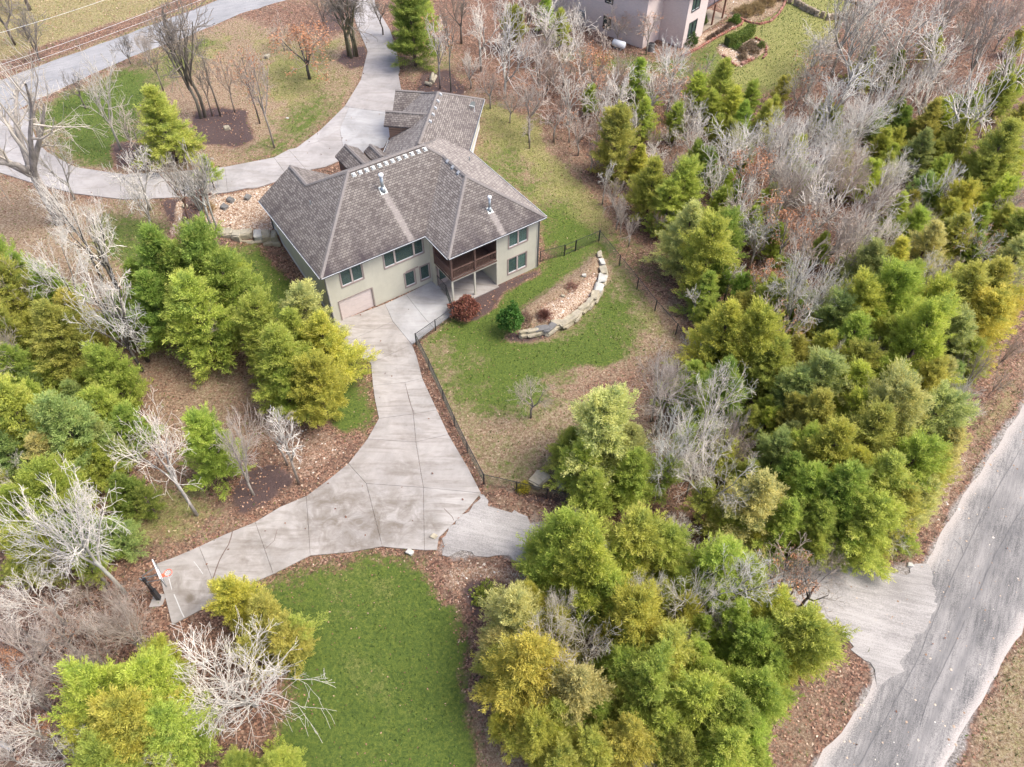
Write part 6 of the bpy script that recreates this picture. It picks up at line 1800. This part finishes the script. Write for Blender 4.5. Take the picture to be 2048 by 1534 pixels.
# labels that single every tree out
ORD = ['leftmost', 'second from left', 'third from left', 'fourth from left', 'fifth from left', 'sixth from left', 'seventh from left', 'eighth from left', 'ninth from left', 'tenth from left']
from collections import defaultdict
cls = defaultdict(list)
for p in PLACED: cls[(p[1], zone_of(p[3], p[4]))].append(p)
for (look, zn), L in cls.items():
    L.sort(key=lambda q: q[3])
    for i, q in enumerate(L):
        lab = f'{look} {zn}'
        if len(L) == 1: pass
        elif len(L) <= 10: lab = f"{'rightmost' if i == len(L) - 1 else ORD[i]} {look} {zn}"
        else:
            L2 = sorted(L, key=lambda z: z[4]); hf = len(L) // 2; up = L2.index(q) < hf
            nrow = max(2, -(-len(L) // 9)); row = min(nrow - 1, L2.index(q) * nrow // len(L))
            S = [z for z in L if min(nrow - 1, L2.index(z) * nrow // len(L)) == row]; j = S.index(q)
            rn = {2: ['far', 'near'], 3: ['far', 'middle', 'near'], 4: ['farthest', 'second', 'third', 'nearest']}.get(nrow, ['farthest', 'second', 'third', 'fourth', 'nearest', 'nearest'])[row]
            o_ = 'rightmost' if j == len(S) - 1 else ORD[min(j, 9)]
            lab = f"{rn} row {o_} {look} {zn}"
        wds = lab.split()
        lab = ' '.join(wds[:16])
        tag(q[0], lab, q[2], ('cedars ' if 'cedar' in look else 'bare trees ') + zn)

# --- shrubs
def shrub(name, px, py, W, H, tint, label, n=2600, leaf=.11, mat='broadleaf', stem=True, cat='shrub', lmin=.08, lmax=.18, group=None, tone=(.5, .2), flat=1.0):
    x, y, z = G(px, py); r_ = np.random.RandomState(int(px * 7 + py) % 9999)
    d = r_.randn(n // 6, 3); d /= np.linalg.norm(d, axis=1)[:, None]; d[:, 2] = np.abs(d[:, 2]) if flat else d[:, 2]
    r = (.45 + .55 * r_.rand(n // 6, 1) ** .4) * (1 + .18 * np.sin(d[:, :1] * 5 + 1) + .12 * np.sin(d[:, 1:2] * 7))
    c = d * r * np.array([W / 2, W / 2, H * .62]); c[:, 2] += H * .36 if stem else H * .12
    V = spray_points(r_, c, d, 6, .06, lmin, lmax, leaf, .2, .7)
    me = np_mesh('leaves', V, np.arange(len(V)).reshape(-1, 3), M[mat]); float_attr(me, 'tone', np.repeat(np.clip(tone[0] + r_.randn(len(V) // 3) * tone[1], 0, 1), 3))
    o = empty(name, (x, y, z)); tag(o, label, cat, group)
    q = link('leaves', me, o); q.color = (*tint, 1)
    mb = MB()
    for k in range(7):
        a = k * .9; mb.tube([(0, 0, -.1), (math.cos(a) * W * .15, math.sin(a) * W * .15, H * .4), (math.cos(a) * W * .32, math.sin(a) * W * .32, H * .72)], [.035, .025, .01], 4, False)
    q = mb.build('stems', M['bark'], o); q.color = (.16, .11, .09, 1)
    return o
shrub('red_shrub', 931, 630, 2.6, 1.6, (.24, .10, .07), 'large dark red leaved shrub beside the porch and fence corner', 4600, .12, lmin=.10, lmax=.2)
shrub('holly_tree', 1022, 665, 2.0, 3.0, (.075, .19, .028), 'small glossy green tree at the left end of the yard bed', 4200, .13, cat='small tree', lmin=.12, lmax=.22)
shrub('round_shrub', 1047, 980, .95, 1.15, (.42, .38, .03), 'small round bright yellow shrub at the lower fence corner', 1800, .05, stem=False, lmin=.05, lmax=.1)
shrub('shrub', 972, 1192, 1.8, .8, (.22, .27, .04), 'low yellow green shrub in dark mulch below the gravel drive', 1500, .09, stem=False)
shrub('shrub', 1403, 48, 1.5, 1.6, (.11, .17, .03), "upper round green shrub at the corner of the neighbour's deck", 1800, .1, stem=False)
shrub('shrub', 1470, 46, 1.5, 1.3, (.12, .2, .03), "bright green shrub at the far end of the neighbour's long bed", 1600, .1, stem=False)
shrub('shrub', 1379, 88, 2.2, 1.8, (.075, .13, .025), "dark green shrub against the corner of the pink brick house", 2200, .1, stem=False)
shrub('shrub', 1472, 94, 1.8, .35, (.11, .19, .03), "low green ground shrub behind the neighbour's clipped hedge", 1200, .09, stem=False)
for i, (px, py) in enumerate([(1417, 80), (1426, 74), (1434, 69), (1442, 64), (1450, 59), (1457, 55)]):
    shrub('dry_shrub', px, py, .7, .6, (.17, .12, .085), f"{ORD[i]} of the little brown shrubs in the neighbour's long bed", 500, .05, stem=False, group='little brown shrubs in the long bed')
for i, (px, py, w) in enumerate([(1488, 28, 2.4), (1510, 22, 2.6), (1532, 8, 2.4), (1550, -4, 2.2)]):
    shrub('ornamental_grass', px, py, w, 1.1, (.30, .23, .11), f"{ORD[i]} tan ornamental grass clump in the neighbour's curved bed", 2000, .04, stem=False, lmin=.3, lmax=.6, group='ornamental grasses')
for i, (px, py, w) in enumerate([(1492, 100, 1.6), (1502, 92, 1.3), (1508, 106, 1.4), (1484, 104, 1.0), (1485, 118, 1.1), (1522, 94, .9)]):
    shrub('dry_shrub', px, py, w, .8, (.22, .17, .11) if i < 5 else (.16, .2, .05), f"{ORD[i]} dry shrub in the neighbour's island bed" if i < 5 else "small green shrub in the neighbour's island bed", 900, .05, stem=False, lmin=.12, lmax=.3, group='dry shrubs in the island bed' if i < 5 else None)
shrub('dry_shrub', 405, 392, 1.5, .7, (.20, .09, .06), 'low reddish brown shrub at the drive edge of the gravel bed', 1200, .06, stem=False)
shrub('dry_shrub', 418, 420, 1.2, .9, (.38, .29, .16), 'tan dried grass clump in the gravel bed by the pale stems', 900, .03, stem=False, lmin=.2, lmax=.45)
shrub('dry_shrub', 398, 412, 1.4, .5, (.16, .11, .09), 'dark brown low shrub in the mulch next to the leaning brown trunk', 900, .05, stem=False)
shrub('dry_shrub', 1142, 575, 1.3, .3, (.26, .14, .11), 'low reddish twig patch in the middle of the yard bed', 700, .04, stem=False)
shrub('dry_shrub', 1050, 640, 1.8, .45, (.20, .13, .10), 'low brown ground shrub between the green tree and the twig mound', 1200, .04, stem=False)
# twig mound
x, y, z = G(1089, 634); tm = empty('twig_mound_shrub', (x, y, z)); tag(tm, 'dome of bare dark reddish twigs on the pale gravel of the yard bed', 'shrub')
mb = MB(); rnd = random.Random(2)
for k in range(420):
    a = rnd.uniform(0, 6.283); e = rnd.uniform(.15, 1.5); L = rnd.uniform(.7, 1.0)
    mb.tube([(math.cos(a) * .1, math.sin(a) * .1, 0), (math.cos(a) * math.cos(e) * L * .62, math.sin(a) * math.cos(e) * L * .62, math.sin(e) * L * .62), (math.cos(a) * math.cos(e) * L * 1.02, math.sin(a) * math.cos(e) * L * 1.02, math.sin(e) * L * .9)], [.012, .009, .005], 3, False)
q = mb.build('twigs', M['twig'], tm); q.color = (.20, .085, .06, 1)

# ------------------------------------------------------------------ leaves, grass, pebbles, underbrush (stuff nobody could count)
rs = np.random.RandomState(12)
def visible_points(n):
    """uniform on the ground inside the view, with a margin"""
    y = 5 + rs.rand(n) * 112; x = (rs.rand(n) - .5) * 2 * 80
    lim = (y * _c + CAM_H * _s) * 1024 / FPX * 1.06 + 1
    k = np.abs(x) < lim; x, y = x[k], y[k]
    k2 = y > 8
    return x[k2], y[k2]
_paved = []
for s in SLABS: _paved.append(PX(s))
for s, _k in USL: _paved.append(PX(s))
_paved.append([(-9.6, 0)]) ; _paved.pop()
hp = [loc2w(a, b) for a, b in [(-9.7, -.1), (0, -.1), (0, -3.9), (9.1, -3.9), (9.1, 8)]] + [loc2w(*W(al, q)) for al, q in ((12.5, -1.2), (21.7, -1.2), (21.7, 6), (10.5, 6))] + [loc2w(-9.7, 11.6)]
roadP = [tuple(p) for p in rl] + [tuple(p) for p in rr[::-1]]; uroadP = [tuple(p) for p in ul] + [tuple(p) for p in ur[::-1]]
GDP = PX([(960, 992), (1060, 1040), (1220, 1083), (1540, 1112), (1870, 1130), (1744, 1350), (1610, 1215), (1380, 1190), (1070, 1142), (884, 1108), (936, 1018)])
def paved_mask(x, y):
    m = inside(hp, x, y)
    for P in _paved: m |= inside(P, x, y)
    return m
def weights(x, y):
    return {k: lookup(ZC[k], x, y) for k in ZC}
def quads(x, y, z, s, asp, flat, r_):
    n = len(x); a = r_.rand(n) * 6.283; tx = r_.randn(n) * flat; ty = r_.randn(n) * flat
    u = np.stack([np.cos(a), np.sin(a), tx], 1) * s[:, None]; v = np.stack([-np.sin(a), np.cos(a), ty], 1) * (s * asp)[:, None]
    c = np.stack([x, y, z], 1)
    return np.stack([c - u * .5, c + v * .35, c + u * .5, c - v * .35], 1).reshape(-1, 3)
x, y = visible_points(520000)
w = weights(x, y)
bare_w = np.clip(1 - w['g'] - w['t'] * .9 - w['m'] * .3 - w['r'] * 1.1 - w['k'] * .7, 0, 1)
dens = .42 * bare_w + .035 * w['t'] + .03 * w['g'] + .02 * w['k']
cl = vnoise(x, y, 2.3, 60)
# leaves gather along the fence by the drive and the house foot
fl = np.full(len(x), 99.0)
FW = [G(*p)[:2] for p in FPOST[0][2:16]]
for i in range(len(FW) - 1): fl = np.minimum(fl, seg_dist(x, y, *FW[i], *FW[i + 1]))
dens = dens * (.55 + .9 * cl) + .30 * np.exp(-(fl / .7) ** 2) + .02 * np.exp(-(fl / 4.) ** 2)
pm = paved_mask(x, y); rd = inside(roadP, x, y) | inside(uroadP, x, y) | inside(GDP, x, y)
dens = np.where(rd, .0015, dens); dens = np.where(pm, .004, dens)
hm = inside(hp, x, y)
keep = (rs.rand(len(x)) < dens) & ~hm
x, y = x[keep], y[keep]; pmk = pm[keep] | rd[keep]
z = ground_h(x, y) + np.where(pmk, .10, .03) + rs.rand(len(x)) * .03
s = .10 + rs.rand(len(x)) * .12
s = s * (1 - .35 * np.clip(lookup(ZC['g'], x, y), 0, 1))
V = quads(x, y, z, s, .9, .35, rs)
me = np_mesh('fallen_leaves', V, np.arange(len(V)).reshape(-1, 4), M['leaf'])
tone = np.clip(rs.beta(2.0, 2.2, len(x)) + lookup(ZC['t'], x, y) * .15, 0, 1)
tone = np.where(pmk, tone * .4, tone)
float_attr(me, 'tone', np.repeat(tone, 4))
tag(link('fallen_leaves', me), kind='stuff')['label'] = 'brown fallen leaves over the wood floor and lawns'
NLEAF = len(x)

x, y = visible_points(420000)
w = weights(x, y); g = np.clip(w['g'] + .30 * w['t'] + .3 * w['o'], 0, 1)
keep = (rs.rand(len(x)) < g * .62) & ~paved_mask(x, y) & ~(inside(roadP, x, y) | inside(uroadP, x, y) | inside(GDP, x, y))
x, y = x[keep], y[keep]; n = len(x); wg = lookup(ZC['g'], x, y); wt = lookup(ZC['t'], x, y) + lookup(ZC['o'], x, y) * .6
z = ground_h(x, y)
c = np.stack([x, y, z], 1); a = rs.rand(n) * 6.283; hh = .07 + rs.rand(n) * .10
sd_ = np.stack([np.cos(a), np.sin(a), np.zeros(n)], 1) * (.03 + rs.rand(n, 1) * .04)
tip = np.stack([rs.randn(n) * .07, rs.randn(n) * .07, hh], 1)
V = np.stack([c - sd_, c + sd_, c + tip], 1).reshape(-1, 3)
me = np_mesh('grass', V, np.arange(n * 3).reshape(-1, 3), M['blade'])
pt_ = vnoise(x, y, 1.7, 33)
tone = np.clip(.30 + rs.randn(n) * .15 + .28 * wt * (1.2 - wg) + .22 * (pt_ - .5) + .35 * wt * (rs.rand(n) < .5), 0, 1)
float_attr(me, 'tone', np.repeat(tone, 3))
tag(link('grass', me), kind='stuff')['label'] = 'short winter grass of the lawns'

# tall dry grass on the verges
P_ = [PX(q) for q in ([(2048, 1262), (1990, 1340), (1940, 1430), (1885, 1540), (1850, 1700), (2300, 1700), (2300, 900)],
      [(1990, 760), (2048, 640), (2048, 800), (1955, 940), (1895, 1032), (1845, 1125), (1740, 1140), (1800, 1080), (1870, 960), (1930, 850)],
      [(1740, 1290), (1735, 1370), (1685, 1440), (1610, 1540), (1560, 1700), (1400, 1700), (1480, 1500), (1560, 1400), (1650, 1280)],
      [(0, 0), (437, 0), (250, 62), (130, 100), (0, 150)])]
x, y = visible_points(260000); k_ = np.zeros(len(x), bool)
for i_, q in enumerate(P_): k_ |= inside(q, x, y) & (rs.rand(len(x)) < (.5, .5, .25, .12)[i_])
k_ &= ~inside(roadP, x, y) & ~inside(uroadP, x, y)
x, y = x[k_], y[k_]; cl = vnoise(x, y, 1.1, 71); kk = rs.rand(len(x)) < np.clip(cl * 1.8 - .45, .05, 1); x, y = x[kk], y[kk]; n = len(x)
z = ground_h(x, y); c = np.stack([x, y, z], 1); c3 = np.repeat(c, 3, 0); n3 = len(c3); a = rs.rand(n3) * 6.283
sd_ = np.stack([np.cos(a), np.sin(a), np.zeros(n3)], 1) * .02
tip = np.stack([rs.randn(n3) * .14, rs.randn(n3) * .14, .15 + rs.rand(n3) * .28], 1)
V = np.stack([c3 - sd_, c3 + sd_, c3 + tip], 1).reshape(-1, 3)
me = np_mesh('tall_dry_grass', V, np.arange(n3 * 3).reshape(-1, 3), M['blade']); float_attr(me, 'tone', np.repeat(np.clip(.85 + rs.randn(n3) * .18 - .35 * (np.repeat(vnoise(x, y, 2.6, 72), 3) > .6), 0, 1), 3))
tag(link('tall_dry_grass', me), kind='stuff')['label'] = 'tufts of straw coloured grass on the road verges'

# pebbles in the gravel beds and along the verge
x, y = visible_points(400000)
w = weights(x, y)
keep = (rs.rand(len(x)) < (w['k'] ** 1.5) * .95 + w['r'] * .06) & ~paved_mask(x, y)
x, y = x[keep], y[keep]; n = len(x); z = ground_h(x, y) + .01
cv = np.array([(-1, -1, 0), (1, -1, 0), (1, 1, 0), (-1, 1, 0), (0, 0, 1.1)]) * .5
s = (.05 + rs.rand(n) ** 2 * .12)[:, None, None]; a = rs.rand(n) * 6.283
R = np.stack([np.stack([np.cos(a), -np.sin(a), a * 0], 1), np.stack([np.sin(a), np.cos(a), a * 0], 1), np.stack([a * 0, a * 0, a * 0 + 1], 1)], 1)
V = (np.einsum('nij,kj->nki', R, cv) * s * (1 + rs.randn(n, 5, 1) * .12)) + np.stack([x, y, z], 1)[:, None, :]
Fp = (np.arange(n)[:, None, None] * 5 + np.array([(0, 1, 4), (1, 2, 4), (2, 3, 4), (3, 0, 4)])[None]).reshape(-1, 3)
m_ = NT('pebble'); at = m_.n('ShaderNodeAttribute', attribute_name='tone').outputs['Fac']
m_.col(m_.ramp(at, [(0, (.20, .11, .06)), (.4, (.37, .25, .165)), (.8, (.52, .43, .34)), (1, (.66, .62, .57))])).rough(.8)
me = np_mesh('pebbles', V.reshape(-1, 3), Fp, m_.m); float_attr(me, 'tone', np.repeat(rs.rand(n), 5))
tag(link('pebbles', me), kind='stuff')['label'] = 'tan river pebbles of the gravel beds'

# underbrush
mb = MB(); rnd = random.Random(9)
UB = [wpoly(f[0]) for f in FILL] + [wpoly([(330, 640), (560, 850), (540, 960), (300, 960)])]
cnt = 0; xs_, ys_ = visible_points(30000)
okm = np.zeros(len(xs_), bool)
for P in UB: okm |= inside(P, xs_, ys_)
ww = weights(xs_, ys_)
okm &= (ww['g'] + ww['t'] + ww['r'] < .5) & ~(inside(roadP, xs_, ys_) | inside(GDP, xs_, ys_))
xs_, ys_ = xs_[okm][:3400], ys_[okm][:3400]; zs_ = ground_h(xs_, ys_)
for x0, y0, z0 in zip(xs_, ys_, zs_):
    for k in range(rnd.randint(3, 7)):
        a = rnd.uniform(0, 6.283); L = rnd.uniform(.5, 1.8); t = rnd.uniform(.2, .9)
        p = Vector((x0, y0, z0)); d = Vector((math.cos(a) * t, math.sin(a) * t, 1)).normalized()
        q = p + d * L * .6; r = q + (d + Vector((rnd.gauss(0, .4), rnd.gauss(0, .4), .1))).normalized() * L * .5
        mb.tube([p, q, r], [.014, .011, .006], 3, False)
        u = q + (d + Vector((rnd.gauss(0, .7), rnd.gauss(0, .7), 0))).normalized() * L * .35
        mb.tube([q, u], [.009, .005], 3, False)
q = mb.build('underbrush', M['twig']); q.color = (.34, .25, .21, 1)
tag(q, kind='stuff')['label'] = 'thin pinkish brown underbrush on the wood floor'
# fallen branches
print('trees', len(PLACED), 'leaves', NLEAF)
